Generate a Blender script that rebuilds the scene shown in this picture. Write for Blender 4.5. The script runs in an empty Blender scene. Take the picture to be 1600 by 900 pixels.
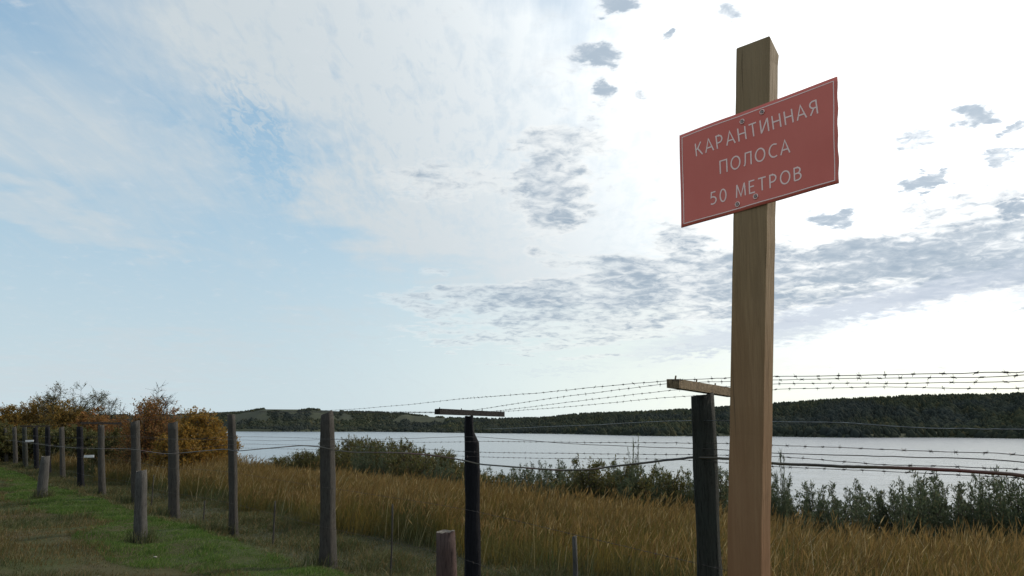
import bpy, bmesh, math, random
import numpy as np
from mathutils import Vector, Matrix
random.seed(7); rng = np.random.default_rng(7)
sc = bpy.context.scene
R = math.radians

# ---------------------------------------------------------------- camera
F = 1256.0; PITCH = R(9.89); ROLL = R(0.23); CAM = np.array([0, 0, 1.55])
cd = bpy.data.cameras.new('camera'); cam = bpy.data.objects.new('camera', cd)
sc.collection.objects.link(cam); sc.camera = cam
cd.sensor_width = 36; cd.lens = 36 * F / 1600; cd.clip_start = 0.05; cd.clip_end = 12000
cam.location = CAM
cam.matrix_world = Matrix.Translation(CAM) @ Matrix.Rotation(R(90) + PITCH, 4, 'X') @ Matrix.Rotation(ROLL, 4, 'Z')

def ray(px, py):
    "direction of sight through a point of the 1600 x 900 photograph (used to survey where things stand)"
    x = (px - 800) / F; y = -(py - 450) / F
    c, s = math.cos(ROLL), math.sin(ROLL); x, y = x * c - y * s, x * s + y * c
    cp, sp = math.cos(PITCH), math.sin(PITCH)
    d = np.array([x, cp - y * sp, sp + y * cp]); return d / np.linalg.norm(d)
def azel(px, py):
    d = ray(px, py); return math.degrees(math.atan2(d[0], d[1])), math.degrees(math.asin(d[2]))

# ---------------------------------------------------------------- sun, sky, exposure
SUN_AZ, SUN_EL = 58.0, 32.0
sd = bpy.data.lights.new('sun', 'SUN'); sun = bpy.data.objects.new('sun', sd); sc.collection.objects.link(sun)
sd.energy = 3.0; sd.angle = R(1.2); sd.color = (1, .90, .76)
a, e = R(SUN_AZ), R(SUN_EL)
sdir = Vector((math.sin(a) * math.cos(e), math.cos(a) * math.cos(e), math.sin(e)))
sun.rotation_euler = sdir.to_track_quat('Z', 'Y').to_euler()
sc.view_settings.view_transform = 'Standard'; sc.view_settings.look = 'None'
sc.view_settings.gamma = 1; sc.view_settings.exposure = 0.0

world = bpy.data.worlds.new('World'); sc.world = world; world.use_nodes = True
wt = world.node_tree; wt.nodes.clear()

class V:                                              # tiny expression builder over Math nodes
    tree = wt
    def __init__(s, k): s.k = k
    @staticmethod
    def op(o, *a, clamp=False):
        n = V.tree.nodes.new('ShaderNodeMath'); n.operation = o; n.use_clamp = clamp
        for i, v in enumerate(a):
            if isinstance(v, V): V.tree.links.new(v.k, n.inputs[i])
            else: n.inputs[i].default_value = v
        return V(n.outputs[0])
    def __add__(s, o): return V.op('ADD', s, o)
    __radd__ = __add__
    def __mul__(s, o): return V.op('MULTIPLY', s, o)
    __rmul__ = __mul__
    def __sub__(s, o): return V.op('SUBTRACT', s, o)
    def __rsub__(s, o): return V.op('SUBTRACT', o, s)
    def __truediv__(s, o): return V.op('DIVIDE', s, o)
    def clamp(s): return V.op('ADD', s, 0.0, clamp=True)
def mx(a, b): return V.op('MAXIMUM', a, b)
def smooth(v, lo, hi, t0=0.0, t1=1.0):
    n = V.tree.nodes.new('ShaderNodeMapRange'); n.interpolation_type = 'SMOOTHSTEP'
    V.tree.links.new(v.k, n.inputs[0]); n.inputs[1].default_value = lo; n.inputs[2].default_value = hi
    n.inputs[3].default_value = t0; n.inputs[4].default_value = t1; return V(n.outputs[0])
def vec(x, y, z=0.0):
    n = V.tree.nodes.new('ShaderNodeCombineXYZ')
    for i, v in enumerate((x, y, z)):
        if isinstance(v, V): V.tree.links.new(v.k, n.inputs[i])
        else: n.inputs[i].default_value = v
    return V(n.outputs[0])
def vscale(v, s, off=(0, 0, 0), rot=0):
    n = V.tree.nodes.new('ShaderNodeMapping'); V.tree.links.new(v.k, n.inputs[0])
    n.inputs['Scale'].default_value = s; n.inputs['Location'].default_value = off; n.inputs['Rotation'].default_value = (0, 0, rot)
    return V(n.outputs[0])
def noise(v, scale, detail=3, rough=.5, dist=0.0, lac=2.0):
    n = V.tree.nodes.new('ShaderNodeTexNoise'); V.tree.links.new(v.k, n.inputs['Vector'])
    n.inputs['Scale'].default_value = scale; n.inputs['Detail'].default_value = detail
    n.inputs['Roughness'].default_value = rough; n.inputs['Distortion'].default_value = dist; n.inputs['Lacunarity'].default_value = lac
    return V(n.outputs[0])
def mixc(f, A, B):
    n = V.tree.nodes.new('ShaderNodeMix'); n.data_type = 'RGBA'; n.clamp_factor = True
    for i, v in ((0, f), (6, A), (7, B)):
        if isinstance(v, V): V.tree.links.new(v.k, n.inputs[i])
        else: n.inputs[i].default_value = v if i == 0 else (*v, 1)
    return V(n.outputs[2])
def cscale(c, f):
    n = V.tree.nodes.new('ShaderNodeVectorMath'); n.operation = 'SCALE'
    if isinstance(c, V): V.tree.links.new(c.k, n.inputs[0])
    else: n.inputs[0].default_value = c
    if isinstance(f, V): V.tree.links.new(f.k, n.inputs['Scale'])
    else: n.inputs['Scale'].default_value = f
    return V(n.outputs[0])

STR = 0.10
tc = wt.nodes.new('ShaderNodeTexCoord'); D = V(tc.outputs['Generated'])
sep = wt.nodes.new('ShaderNodeSeparateXYZ'); wt.links.new(D.k, sep.inputs[0])
dx, dy, dz = (V(sep.outputs[i]) for i in range(3))
sky = wt.nodes.new('ShaderNodeTexSky'); sky.sky_type = 'NISHITA'; sky.sun_disc = False
sky.sun_elevation = R(SUN_EL); sky.sun_rotation = R(SUN_AZ); sky.air_density = 1.0; sky.dust_density = 1.6; sky.ozone_density = 1.2
SKY = V(sky.outputs[0])
az = V.op('ARCTAN2', dx, dy) * 57.29578
el = V.op('ARCSINE', dz) * 57.29578
den = mx(dz, 0.0) + 0.06
P2 = vec(dx / (den + .10), dy / (den + .10))
P = vec(dx / den, dy / den)                            # the flat cloud layer, seen in perspective
ca = dx * sdir.x + dy * sdir.y + dz * sdir.z
sang = V.op('ARCCOSINE', V.op('MINIMUM', ca, 0.99999)) * 57.29578   # degrees from the sun
AE = vec(az, el)
def addv(a, b):
    n = wt.nodes.new('ShaderNodeVectorMath'); n.operation = 'ADD'; wt.links.new(a.k, n.inputs[0]); wt.links.new(b.k, n.inputs[1]); return V(n.outputs[0])
w1 = noise(P, 2.2, 3, .55); w2 = noise(vscale(P, (1, 1, 1), (7, 3, 0)), 2.2, 3, .55)
AEw = addv(AE, vec((w1 - .5) * 14.0, (w2 - .5) * 7.0))
w3 = noise(P2, 14, 4, .62); w4 = noise(vscale(P2, (1, 1, 1), (3, 9, 0)), 14, 4, .62)
AEs = addv(AE, vec((w3 - .5) * 4.2, (w4 - .5) * 3.0))
def blob(src, px, py, rx, ry, rot=0, amp=1.0, soft=(0.35, 1.15)):
    "soft elliptical patch of the sky round a bearing; radii in photo pixels"
    A, E = azel(px, py); k = 57.3 / F
    n = wt.nodes.new('ShaderNodeMapping'); n.vector_type = 'TEXTURE'; wt.links.new(src.k, n.inputs[0])
    n.inputs['Location'].default_value = (A, E, 0); n.inputs['Rotation'].default_value = (0, 0, R(rot)); n.inputs['Scale'].default_value = (rx * k, ry * k, 1)
    l = wt.nodes.new('ShaderNodeVectorMath'); l.operation = 'LENGTH'; wt.links.new(n.outputs[0], l.inputs[0])
    return smooth(V(l.outputs['Value']), soft[0], soft[1], amp, 0.0)
def union(L):
    r = L[0]
    for b in L[1:]: r = mx(r, b)
    return r

# high thin veil, brightening towards the sun
near = smooth(sang, 22, 72, 1.0, 0.0)
fib = noise(vscale(P, (1.0, .28, 1), rot=R(35)), 3.2, 5, .6, .6)
rip = noise(vscale(P2, (1, .45, 1), rot=R(-38)), 42, 3, .6, .7)
rip2 = noise(vscale(P, (1, .5, 1), rot=R(25)), 17, 4, .6, .3)
veil = union([
    blob(AEw, 120, 215, 330, 120, -6, .62, (.2, 1.25)),
    blob(AEw, 290, 60, 260, 110, -20, .62, (.2, 1.3)),
    blob(AEw, 480, 60, 330, 190, -10, .92, (.4, 1.3)),
    blob(AEw, 770, 200, 330, 280, -20, 1.0, (.5, 1.15)),
    blob(AEw, 660, 330, 250, 110, -10, .97, (.5, 1.1)),
    blob(AEw, 850, 330, 260, 150, 0, 1.0, (.5, 1.15)),
    blob(AEw, 1300, 150, 620, 430, 0, 1.0, (.5, 1.15)),
    blob(AEw, 520, 500, 150, 26, -3, .30, (.2, 1.2)),
    blob(AEw, 60, 320, 260, 26, -12, .62, (.2, 1.3)), blob(AEw, 230, 285, 150, 22, -8, .5, (.2, 1.3)), blob(AEw, 130, 590, 260, 40, 4, .45, (.2, 1.2)), blob(AEw, 300, 540, 260, 22, 3, .35, (.2, 1.2)),
])
hole = blob(AEs, 400, 205, 62, 130, 32, .42, (.1, 1.2))
veil = (veil * (fib * 1.3 + .36) - hole * smooth(rip, .43, .57, 1.3, .05)).clamp()
tex = noise(vscale(P2, (1, .36, 1), rot=R(-38)), 34, 3, .6, .8); tex2 = noise(vscale(P2, (1, .22, 1), rot=R(28)), 9, 5, .66, 1.2)
rz = blob(AEw, 560, 190, 420, 240, -10, 1.0, (.3, 1.1))
veil = (veil + (rip2 - .5) * .55 * veil + (tex - .5) * rz * 1.0 + (tex2 - .5) * .75 * smooth(sang, 35, 60, .3, 1)).clamp()
elsewhere = (smooth(V.op('ABSOLUTE', az), 38, 60) * smooth(fib, .30, .62, .35, .95)) * smooth(el, 3, 14)   # the same veil carries on round the sky
topsky = smooth(el, 30, 42) * smooth(fib, .36, .62, .1, .85)
veil = mx(veil, mx(elsewhere, topsky))
hazeband = smooth(el, -2, 20, .85, 0.0)
bright = near * near * 8.5 + near * 3.0 + 7.0
veilcol = cscale(mixc(near, (.86, .96, 1.02), (1.0, 1.0, .99)), bright)
hazecol = cscale(mixc(smooth(sang, 38, 78, 1, 0), (.83, .965, 1.01), (1.02, 1.00, .82)), smooth(sang, 40, 78, 12.3, 7.7))
c = mixc(hazeband, mixc(.75, SKY, mixc(smooth(el, 12, 40), (4.2, 6.4, 8.1), (2.6, 4.5, 6.8))), hazecol)
c = mixc(veil, c, veilcol)
# lumpy grey altocumulus
n1 = noise(P2, 5.0, 4, .6, .6); n2 = noise(vscale(P2, (1, 1, 1), (5, 5, 0)), 19, 4, .62, .5)
lump = n1 * .46 + n2 * .54
band = union([
    blob(AEw, 720, 465, 110, 40, 6, .66), blob(AEw, 850, 470, 190, 62, 6, .78), blob(AEw, 1010, 450, 200, 66, 8, .9),
    blob(AEw, 1180, 440, 190, 70, 5, 1.0), blob(AEw, 1380, 415, 260, 66, 6, 1.12), blob(AEw, 1600, 395, 220, 50, 6, 1.05),
    blob(AEw, 1850, 360, 260, 60, 8, .9), blob(AEw, 690, 525, 110, 16, 2, .42), blob(AEw, 900, 520, 210, 34, 3, .55),
    blob(AEs, 862, 300, 80, 90, 8, .86), blob(AEs, 870, 222, 95, 34, -4, .72), blob(AEs, 700, 285, 150, 40, 3, .50),
    blob(AEs, 1060, 380, 60, 40, 5, .66), blob(AEw, 2100, 200, 240, 130, 0, .7), blob(AEw, 1500, 330, 130, 50, 10, .60)])
d1 = smooth(band * 1.05 + (lump - .5) * 2.8, .22, 1.20)
puff = union([
    blob(AEs, 932, 88, 66, 20, 0), blob(AEs, 942, 142, 27, 22, 0), blob(AEs, 998, 142, 18, 16, 0, .6), blob(AEs, 962, 6, 46, 18, 0), blob(AEs, 1048, 52, 20, 13, 20),
    blob(AEs, 1148, 15, 36, 16, 0, .7), blob(AEs, 915, 192, 26, 14, 0, .6), blob(AEs, 1524, 182, 40, 22, 0), blob(AEs, 1592, 196, 26, 15, 0), blob(AEs, 1432, 223, 36, 18, 0, .75),
    blob(AEs, 1572, 241, 46, 17, 0, .9), blob(AEs, 1442, 283, 50, 20, 6), blob(AEs, 1302, 341, 44, 20, 0), blob(AEs, 1588, 327, 40, 24, 10, 1), blob(AEs, 1505, 356, 24, 12, 0, .6),
    blob(AEs, 1060, 203, 20, 7, 0, .5), blob(AEs, 1040, 280, 16, 7, 0, .4), blob(AEs, 860, 25, 40, 14, 0, .3), blob(AEs, 850, 100, 45, 18, 0, .3), blob(AEs, 1565, 285, 40, 10, 0, .6),
    blob(AEs, 1690, 250, 60, 24, 0), blob(AEs, 1760, 130, 70, 26, 0), blob(AEs, 1300, -90, 70, 24, 0), blob(AEs, 1080, -120, 90, 26, 0), blob(AEs, 1620, -60, 60, 24, 0)])
n3 = noise(vscale(P2, (1, 1, 1), (11, 2, 0)), 13, 5, .66, .5)
wide = union([blob(AEw, 1250, 200, 480, 240, 0, 1.0, (.5, 1.2)), blob(AEw, 900, 170, 130, 180, 0, 1.0, (.4, 1.2))])
d2 = smooth(puff * 1.05 + (n2 - .5) * 1.1 + (n3 - .5) * 1.0, .0, 1.15)
d2 = mx(d2, smooth(n3, .56, .80) * wide * .75)
streak = union([blob(AEs, 1330, 484, 340, 24, 9.5, 1.0, (.25, 1.2)), blob(AEs, 1120, 541, 150, 11, 7, .75, (.2, 1.2)), blob(AEs, 880, 578, 90, 6, 6, .28, (.2, 1.2)),
                blob(AEs, 1210, 520, 160, 20, 8, .8, (.2, 1.2)), blob(AEs, 1800, 415, 260, 16, 9, .85, (.2, 1.2))])
gcol = cscale(mixc(smooth(lump, .35, .68), (.74, .82, .90), (.38, .50, .63)), smooth(sang, 10, 60, 8.8, 8.0))
edge = cscale((1, .99, .95), 10.5)
c = mixc(smooth(band + (lump - .5) * 1.6, .10, .5) * .55 * smooth(sang, 40, 60, 1, .5), c, edge)
c = mixc(d1 * .92, c, gcol)
c = mixc(d2 * .9, c, cscale(mixc(smooth(d2 + (n2 - .5) * .8, .35, 1.1), (.85, .90, .95), (.45, .56, .68)), 8.6))
c = mixc(streak * .85, c, cscale((.70, .78, .90), 8.6))
c = mixc(smooth(dz, -.012, -.002, 1, 0), c, (1.2, 1.3, 1.35))      # below the horizon, where land and water cover it
bg = wt.nodes.new('ShaderNodeBackground'); bg.inputs[1].default_value = STR; wt.links.new(c.k, bg.inputs[0])
wo = wt.nodes.new('ShaderNodeOutputWorld'); wt.links.new(bg.outputs[0], wo.inputs[0])
world.cycles.sampling_method = 'MANUAL'; world.cycles.sample_map_resolution = 512

# ================================================================ helpers
col = sc.collection
def tag(o, label=None, cat=None, group=None, kind=None):
    for k, v in (('label', label), ('category', cat), ('group', group), ('kind', kind)):
        if v: o[k] = v
    return o
def empty(name, loc=(0, 0, 0), rz=0):
    o = bpy.data.objects.new(name, None); o.empty_display_size = .1; col.objects.link(o); o.location = loc; o.rotation_euler.z = rz; return o
def link(name, me, parent=None, loc=None):
    o = bpy.data.objects.new(name, me); col.objects.link(o)
    if parent: o.parent = parent
    if loc is not None: o.location = loc
    return o
def mesh(name, verts, faces, mats, smoothed=False, mi=None):
    me = bpy.data.meshes.new(name); me.from_pydata([tuple(map(float, v)) for v in verts], [], faces); me.update()
    for m in (mats if isinstance(mats, (list, tuple)) else [mats]): me.materials.append(m)
    if mi is not None: me.polygons.foreach_set('material_index', mi)
    if smoothed: me.polygons.foreach_set('use_smooth', [True] * len(me.polygons))
    return me
def npmesh(name, verts, polys, mats, mi=None, smoothed=False):
    "fast mesh: verts (n,3); polys = list of integer arrays (m,k) of k-gons"
    me = bpy.data.meshes.new(name); verts = np.asarray(verts, np.float32)
    me.vertices.add(len(verts)); me.vertices.foreach_set('co', verts.ravel())
    loops = np.concatenate([p.ravel() for p in polys]).astype(np.int32)
    tot = np.concatenate([np.full(len(p), p.shape[1]) for p in polys]).astype(np.int32)
    st = np.concatenate([[0], np.cumsum(tot)[:-1]]).astype(np.int32)
    me.loops.add(len(loops)); me.loops.foreach_set('vertex_index', loops)
    me.polygons.add(len(tot)); me.polygons.foreach_set('loop_start', st); me.polygons.foreach_set('loop_total', tot)
    if mi is not None: me.polygons.foreach_set('material_index', np.concatenate(mi).astype(np.int32))
    if smoothed: me.polygons.foreach_set('use_smooth', np.ones(len(tot), bool))
    for m in (mats if isinstance(mats, (list, tuple)) else [mats]): me.materials.append(m)
    me.update(calc_edges=True); return me

class NM:                                             # material builder
    def __init__(s, name):
        s.m = bpy.data.materials.new(name); s.m.use_nodes = True; s.t = s.m.node_tree; s.n = s.t.nodes; s.n.clear()
        s.out = s.add('OutputMaterial')
    def add(s, ty, **k):
        n = s.n.new('ShaderNode' + ty)
        for a, b in k.items(): setattr(n, a, b)
        return n
    def L(s, a, b): s.t.links.new(a, b)
    def noise(s, scale, detail=4, rough=.55, space='Object', stretch=(1, 1, 1), dist=0):
        tc = s.add('TexCoord'); mp = s.add('Mapping'); mp.inputs['Scale'].default_value = stretch
        if space == 'Position': g = s.add('NewGeometry'); s.L(g.outputs['Position'], mp.inputs[0])
        else: s.L(tc.outputs[space], mp.inputs[0])
        n = s.add('TexNoise'); n.inputs['Scale'].default_value = scale; n.inputs['Detail'].default_value = detail; n.inputs['Roughness'].default_value = rough; n.inputs['Distortion'].default_value = dist
        s.L(mp.outputs[0], n.inputs['Vector']); return n.outputs[0]
    def ramp(s, src, stops, interp='LINEAR'):
        r = s.add('ValToRGB'); r.color_ramp.interpolation = interp; e = r.color_ramp.elements
        while len(e) < len(stops): e.new(.5)
        for q, (p, c_) in zip(e, stops): q.position = p; q.color = (*c_, 1) if len(c_) == 3 else c_
        s.L(src, r.inputs[0]); return r.outputs[0]
    def mix(s, f, A, B, mode='MIX'):
        n = s.add('Mix', data_type='RGBA', blend_type=mode)
        for i, v in ((0, f), (6, A), (7, B)):
            if hasattr(v, 'links'): s.L(v, n.inputs[i])
            else: n.inputs[i].default_value = v if i == 0 else (*v, 1)
        return n.outputs[2]
    def math(s, op, a, b=0.0):
        n = s.add('Math', operation=op)
        for i, v in enumerate((a, b)):
            if hasattr(v, 'links'): s.L(v, n.inputs[i])
            else: n.inputs[i].default_value = v
        return n.outputs[0]
    def bump(s, h, strength=.5, dist=.01):
        b = s.add('Bump'); b.inputs['Strength'].default_value = strength; b.inputs['Distance'].default_value = dist; s.L(h, b.inputs['Height']); return b.outputs[0]
    def principled(s, color, rough=.7, metal=0, normal=None, spec=.3, **k):
        p = s.add('BsdfPrincipled')
        if hasattr(color, 'links'): s.L(color, p.inputs['Base Color'])
        else: p.inputs['Base Color'].default_value = (*color, 1)
        if hasattr(rough, 'links'): s.L(rough, p.inputs['Roughness'])
        else: p.inputs['Roughness'].default_value = rough
        p.inputs['Metallic'].default_value = metal; p.inputs['Specular IOR Level'].default_value = spec
        if normal is not None: s.L(normal, p.inputs['Normal'])
        s.L(p.outputs[0], s.out.inputs[0]); return p
    def leafy(s, color, trans=.35, rough=.6):
        p = s.principled(color, rough, spec=.2); t = s.add('BsdfTranslucent'); mxn = s.add('MixShader'); mxn.inputs[0].default_value = trans
        s.L(color, t.inputs[0]); s.L(p.outputs[0], mxn.inputs[1]); s.L(t.outputs[0], mxn.inputs[2]); s.L(mxn.outputs[0], s.out.inputs[0])

def m_leaf(name, stops, trans=.35, patch=.0, patchcol=None, pscale=.4):
    b = NM(name); g = b.add('NewGeometry'); f = g.outputs['Random Per Island']
    c_ = b.ramp(f, stops)
    if patchcol:
        n = b.noise(pscale, 3, .6, 'Position'); c_ = b.mix(b.math('MULTIPLY', b.ramp(n, [(.42, (0, 0, 0)), (.62, (1, 1, 1))]), patch), c_, patchcol)
    b.leafy(c_, trans); return b.m
def m_wood(name, dark, light, grey=None, scale=1.0, bump=.5, stretch=(9, 9, .7), rough=.8):
    b = NM(name); n = b.noise(6 * scale, 6, .65, 'Object', stretch, .4); n2 = b.noise(3.1, 4, .6)
    fine = b.noise(26 * scale, 4, .7, 'Object', (stretch[0], stretch[1], .35))
    c_ = b.ramp(n, [(.28, dark), (.72, light)])
    if grey: c_ = b.mix(b.ramp(n2, [(.35, (0, 0, 0)), (.7, (1, 1, 1))]), c_, grey)
    c_ = b.mix(b.ramp(fine, [(.36, (.92, .92, .92)), (.47, (0, 0, 0))]), c_, tuple(v * .22 for v in dark))
    kn = b.noise(2.6 * scale, 3, .6, 'Object', (1, 1, .8)); c_ = b.mix(b.ramp(kn, [(.60, (0, 0, 0)), (.74, (.6, .6, .6))]), c_, tuple(min(1, v * 1.45) for v in light))
    h = b.math('ADD', n, fine)
    b.principled(c_, rough, normal=b.bump(h, bump * 1.6, .018), spec=.15); return b.m

M = {}
M['post'] = m_wood('weathered_post_wood', (.034, .030, .026), (.088, .076, .064), (.058, .056, .050))
M['post_near'] = m_wood('dark_damp_post_wood', (.018, .018, .015), (.052, .047, .038), (.030, .036, .030))
M['black'] = m_wood('charred_post_wood', (.005, .005, .007), (.012, .012, .016))
M['stub'] = m_wood('grey_stub_wood', (.046, .043, .040), (.120, .112, .102), (.078, .076, .070))
M['redstub'] = m_wood('reddish_stub_wood', (.052, .030, .026), (.125, .076, .066), (.085, .060, .054))
M['cut'] = m_wood('sawn_end_grain', (.09, .075, .06), (.22, .20, .17), stretch=(3, 3, 3))
M['beam'] = m_wood('sawn_crossbar_wood', (.13, .095, .058), (.27, .205, .125), stretch=(1.2, 8, 8))
M['beam_dark'] = m_wood('old_crossbar_wood', (.010, .009, .009), (.026, .022, .020), stretch=(1, 8, 8))
# sign post: fresh pine beam, long grain, knots, redder near the ground
b = NM('sign_post_pine'); g1 = b.noise(5, 5, .6, 'Object', (7, 7, .35), .3); g2 = b.noise(34, 3, .6, 'Object', (5, 5, .16)); st = b.noise(2.2, 3, .5, 'Object', (2, 2, .8))
c_ = b.ramp(g1, [(.30, (.195, .120, .054)), (.5, (.26, .165, .080)), (.72, (.33, .220, .115))])
c_ = b.mix(b.ramp(g2, [(.40, (.40, .40, .40)), (.62, (0, 0, 0))]), c_, (.12, .070, .032))
c_ = b.mix(b.ramp(st, [(.40, (0, 0, 0)), (.7, (.6, .6, .6))]), c_, (.27, .185, .105))
tcn = b.add('TexCoord'); sx = b.add('SeparateXYZ'); b.L(tcn.outputs['Object'], sx.inputs[0])
zz = b.math('ADD', sx.outputs[2], b.math('MULTIPLY', b.noise(3, 3, .6, 'Object', (1, 1, .4)), 1.1))
c_ = b.mix(b.ramp(b.math('DIVIDE', zz, 4.0), [(.36, (.75, .75, .75)), (.66, (0, 0, 0))]), c_, (.205, .088, .040))
c_ = b.mix(b.ramp(b.math('DIVIDE', zz, 4.0), [(.58, (0, 0, 0)), (.84, (.65, .65, .65))]), c_, (.255, .190, .115))
ck = b.noise(11, 2, .5, 'Object', (6, 6, .09), .2); c_ = b.mix(b.ramp(ck, [(.70, (0, 0, 0)), (.74, (.6, .6, .6))]), c_, (.07, .045, .025))
b.principled(c_, .72, normal=b.bump(b.math('ADD', g1, g2), .35, .006), spec=.2); M['pine'] = b.m
# sign
b = NM('red_sign_film'); n = b.math('ADD', b.math('MULTIPLY', b.noise(3, 4, .6), .6), b.math('MULTIPLY', b.noise(7, 5, .7, 'Object', (1, 1, .25)), .4)); b.principled(b.ramp(n, [(.3, (.60, .118, .088)), (.7, (.68, .165, .125))]), .45, normal=b.bump(b.noise(9, 2, .5), .08, .01), spec=.4); M['red'] = b.m
b = NM('pale_sign_print'); b.principled((.92, .68, .63), .5); M['print'] = b.m
b = NM('grey_sign_backing'); n = b.noise(8, 3); b.principled(b.ramp(n, [(.3, (.20, .17, .16)), (.7, (.32, .27, .25))]), .5); M['backing'] = b.m
b = NM('screw_steel'); b.principled((.55, .50, .47), .35, .9); M['steel'] = b.m
b = NM('rusty_wire'); n = b.noise(20, 3, .6, 'Position'); b.principled(b.ramp(n, [(.35, (.028, .024, .022)), (.65, (.085, .068, .058))]), .55, .5); M['wire'] = b.m
b = NM('galvanised_wire'); n = b.noise(20, 3, .6, 'Position'); b.principled(b.ramp(n, [(.35, (.10, .10, .10)), (.65, (.22, .22, .21))]), .38, .8); M['galv'] = b.m
b = NM('old_cable_rubber'); n = b.noise(1.1, 3, .6, 'Position'); b.principled(b.ramp(n, [(.36, (.020, .018, .018)), (.50, (.060, .045, .022)), (.62, (.105, .030, .022))]), .42); M['cable'] = b.m
b = NM('white_board_paint'); n = b.noise(12, 3); b.principled(b.ramp(n, [(.3, (.5, .5, .5)), (.7, (.75, .75, .74))]), .6); M['white'] = b.m
b = NM('pale_stone'); n = b.noise(14, 5, .6); b.principled(b.ramp(n, [(.3, (.16, .145, .115)), (.7, (.34, .31, .26))]), .85, normal=b.bump(n, .6, .02)); M['stone'] = b.m
# plants
M['gold'] = m_leaf('golden_grass', [(0, (.105, .086, .022)), (.3, (.185, .130, .030)), (.55, (.125, .115, .032)), (.8, (.235, .155, .038)), (1, (.060, .072, .024))], .45, .8, (.060, .070, .026), 1.0)
M['head'] = m_leaf('grass_seed_heads', [(0, (.125, .080, .030)), (.45, (.215, .140, .050)), (.85, (.27, .185, .070)), (.95, (.44, .35, .18)), (1, (.15, .075, .036))], .45)
M['under'] = m_leaf('rough_grass', [(0, (.058, .076, .028)), (.5, (.082, .088, .036)), (.8, (.125, .11, .052)), (1, (.055, .09, .024))], .3)
M['green'] = m_leaf('green_turf', [(0, (.055, .106, .018)), (.5, (.080, .142, .025)), (.8, (.115, .170, .038)), (.96, (.170, .190, .065)), (1, (.26, .25, .13))], .4, .35, (.045, .066, .020), .9)
M['straw'] = m_leaf('pale_straw', [(0, (.22, .18, .09)), (.5, (.33, .27, .14)), (1, (.42, .36, .22))], .4)
M['dry'] = m_leaf('dry_weeds', [(0, (.100, .078, .030)), (.5, (.145, .100, .038)), (.8, (.080, .090, .030)), (1, (.19, .13, .06))], .3)
M['olive'] = m_leaf('olive_bush_leaves', [(0, (.070, .075, .026)), (.5, (.105, .092, .030)), (.8, (.085, .10, .036)), (1, (.155, .10, .034))], .35)
M['sage'] = m_leaf('grey_green_leaves', [(0, (.055, .075, .040)), (.5, (.078, .098, .054)), (.85, (.095, .112, .06)), (1, (.12, .10, .05))], .35)
M['orange'] = m_leaf('autumn_leaves', [(0, (.24, .13, .028)), (.35, (.34, .185, .034)), (.7, (.25, .165, .04)), (1, (.13, .11, .03))], .45)
M['russet'] = m_leaf('russet_leaves', [(0, (.22, .100, .038)), (.4, (.30, .135, .046)), (.7, (.19, .12, .034)), (1, (.12, .09, .03))], .4)
M['brownleaf'] = m_leaf('brown_leaves', [(0, (.20, .125, .030)), (.4, (.29, .165, .036)), (.7, (.20, .145, .038)), (1, (.055, .05, .02))], .4)
M['yellow'] = m_leaf('yellow_leaves', [(0, (.26, .155, .022)), (.5, (.33, .185, .030)), (1, (.16, .115, .030))], .45)
M['twig'] = m_leaf('twig_bark', [(0, (.035, .028, .022)), (1, (.075, .058, .045))], 0)
b = NM('far_forest'); g_ = b.add('NewGeometry')
c_ = b.ramp(g_.outputs['Random Per Island'], [(0, (.028, .035, .024)), (.5, (.034, .040, .026)), (.85, (.042, .045, .027)), (1, (.060, .054, .028))])
c_ = b.mix(b.ramp(b.noise(.008, 4, .6, 'Position'), [(.40, (0, 0, 0)), (.6, (.8, .8, .8))]), c_, (.026, .032, .032))
df = b.add('BsdfDiffuse'); b.L(c_, df.inputs[0]); b.L(df.outputs[0], b.out.inputs[0]); M['forest'] = b.m

# ================================================================ terrain
TX, TY = -.6216, .7833                                # along the fence, away from the camera
NX, NY = .7833, .6216                                 # across it, towards the lake
D0 = 4.40
WATER = -6.0
def sm(x, a_, b_): t = np.clip((x - a_) / (b_ - a_), 0, 1); return t * t * (3 - 2 * t)
def vnoise(x, y, s):
    "cheap smooth value noise"
    x = np.asarray(x, float) * s; y = np.asarray(y, float) * s
    xi, yi = np.floor(x), np.floor(y); fx, fy = x - xi, y - yi; fx = fx * fx * (3 - 2 * fx); fy = fy * fy * (3 - 2 * fy)
    h = lambda i, j: np.modf(np.abs(np.sin(i * 127.1 + j * 311.7 + 3.1) * 43758.5453))[0]
    return (h(xi, yi) * (1 - fx) + h(xi + 1, yi) * fx) * (1 - fy) + (h(xi, yi + 1) * (1 - fx) + h(xi + 1, yi + 1) * fx) * fy
def off(x, y): return NX * np.asarray(x, float) + NY * np.asarray(y, float) - D0
def gz(x, y):
    e_ = off(x, y)
    wob = (vnoise(x, y, .35) - .5)
    ed = e_ + wob * .35
    z = -.11 * sm(ed, -.45, .35) - .42 * sm(e_, 2, 8) - .45 * sm(e_, 7.5, 11) - 7.0 * sm(e_, 10.5, 33)
    near_ = 1 - sm(e_, 12, 20)
    z = z + ((vnoise(x, y, .8) - .5) * .10 + (vnoise(x, y, 2.3) - .5) * .05 + wob * .12 + (vnoise(x, y, 6.0) - .5) * .025) * near_
    return z
xs = np.concatenate([np.linspace(-4000, -120, 14)[:-1], np.linspace(-120, -26, 40)[:-1], np.linspace(-26, 26, 270)[:-1], np.linspace(26, 90, 30)])
ys = np.concatenate([np.linspace(-1500, -30, 8)[:-1], np.linspace(-30, -2, 20)[:-1], np.linspace(-2, 36, 200)[:-1], np.linspace(36, 130, 50)[:-1], np.linspace(130, 600, 12)])
X, Y = np.meshgrid(xs, ys); Z = gz(X, Y)
nx_, ny_ = len(xs), len(ys)
idx = np.arange(nx_ * ny_).reshape(ny_, nx_)
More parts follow.
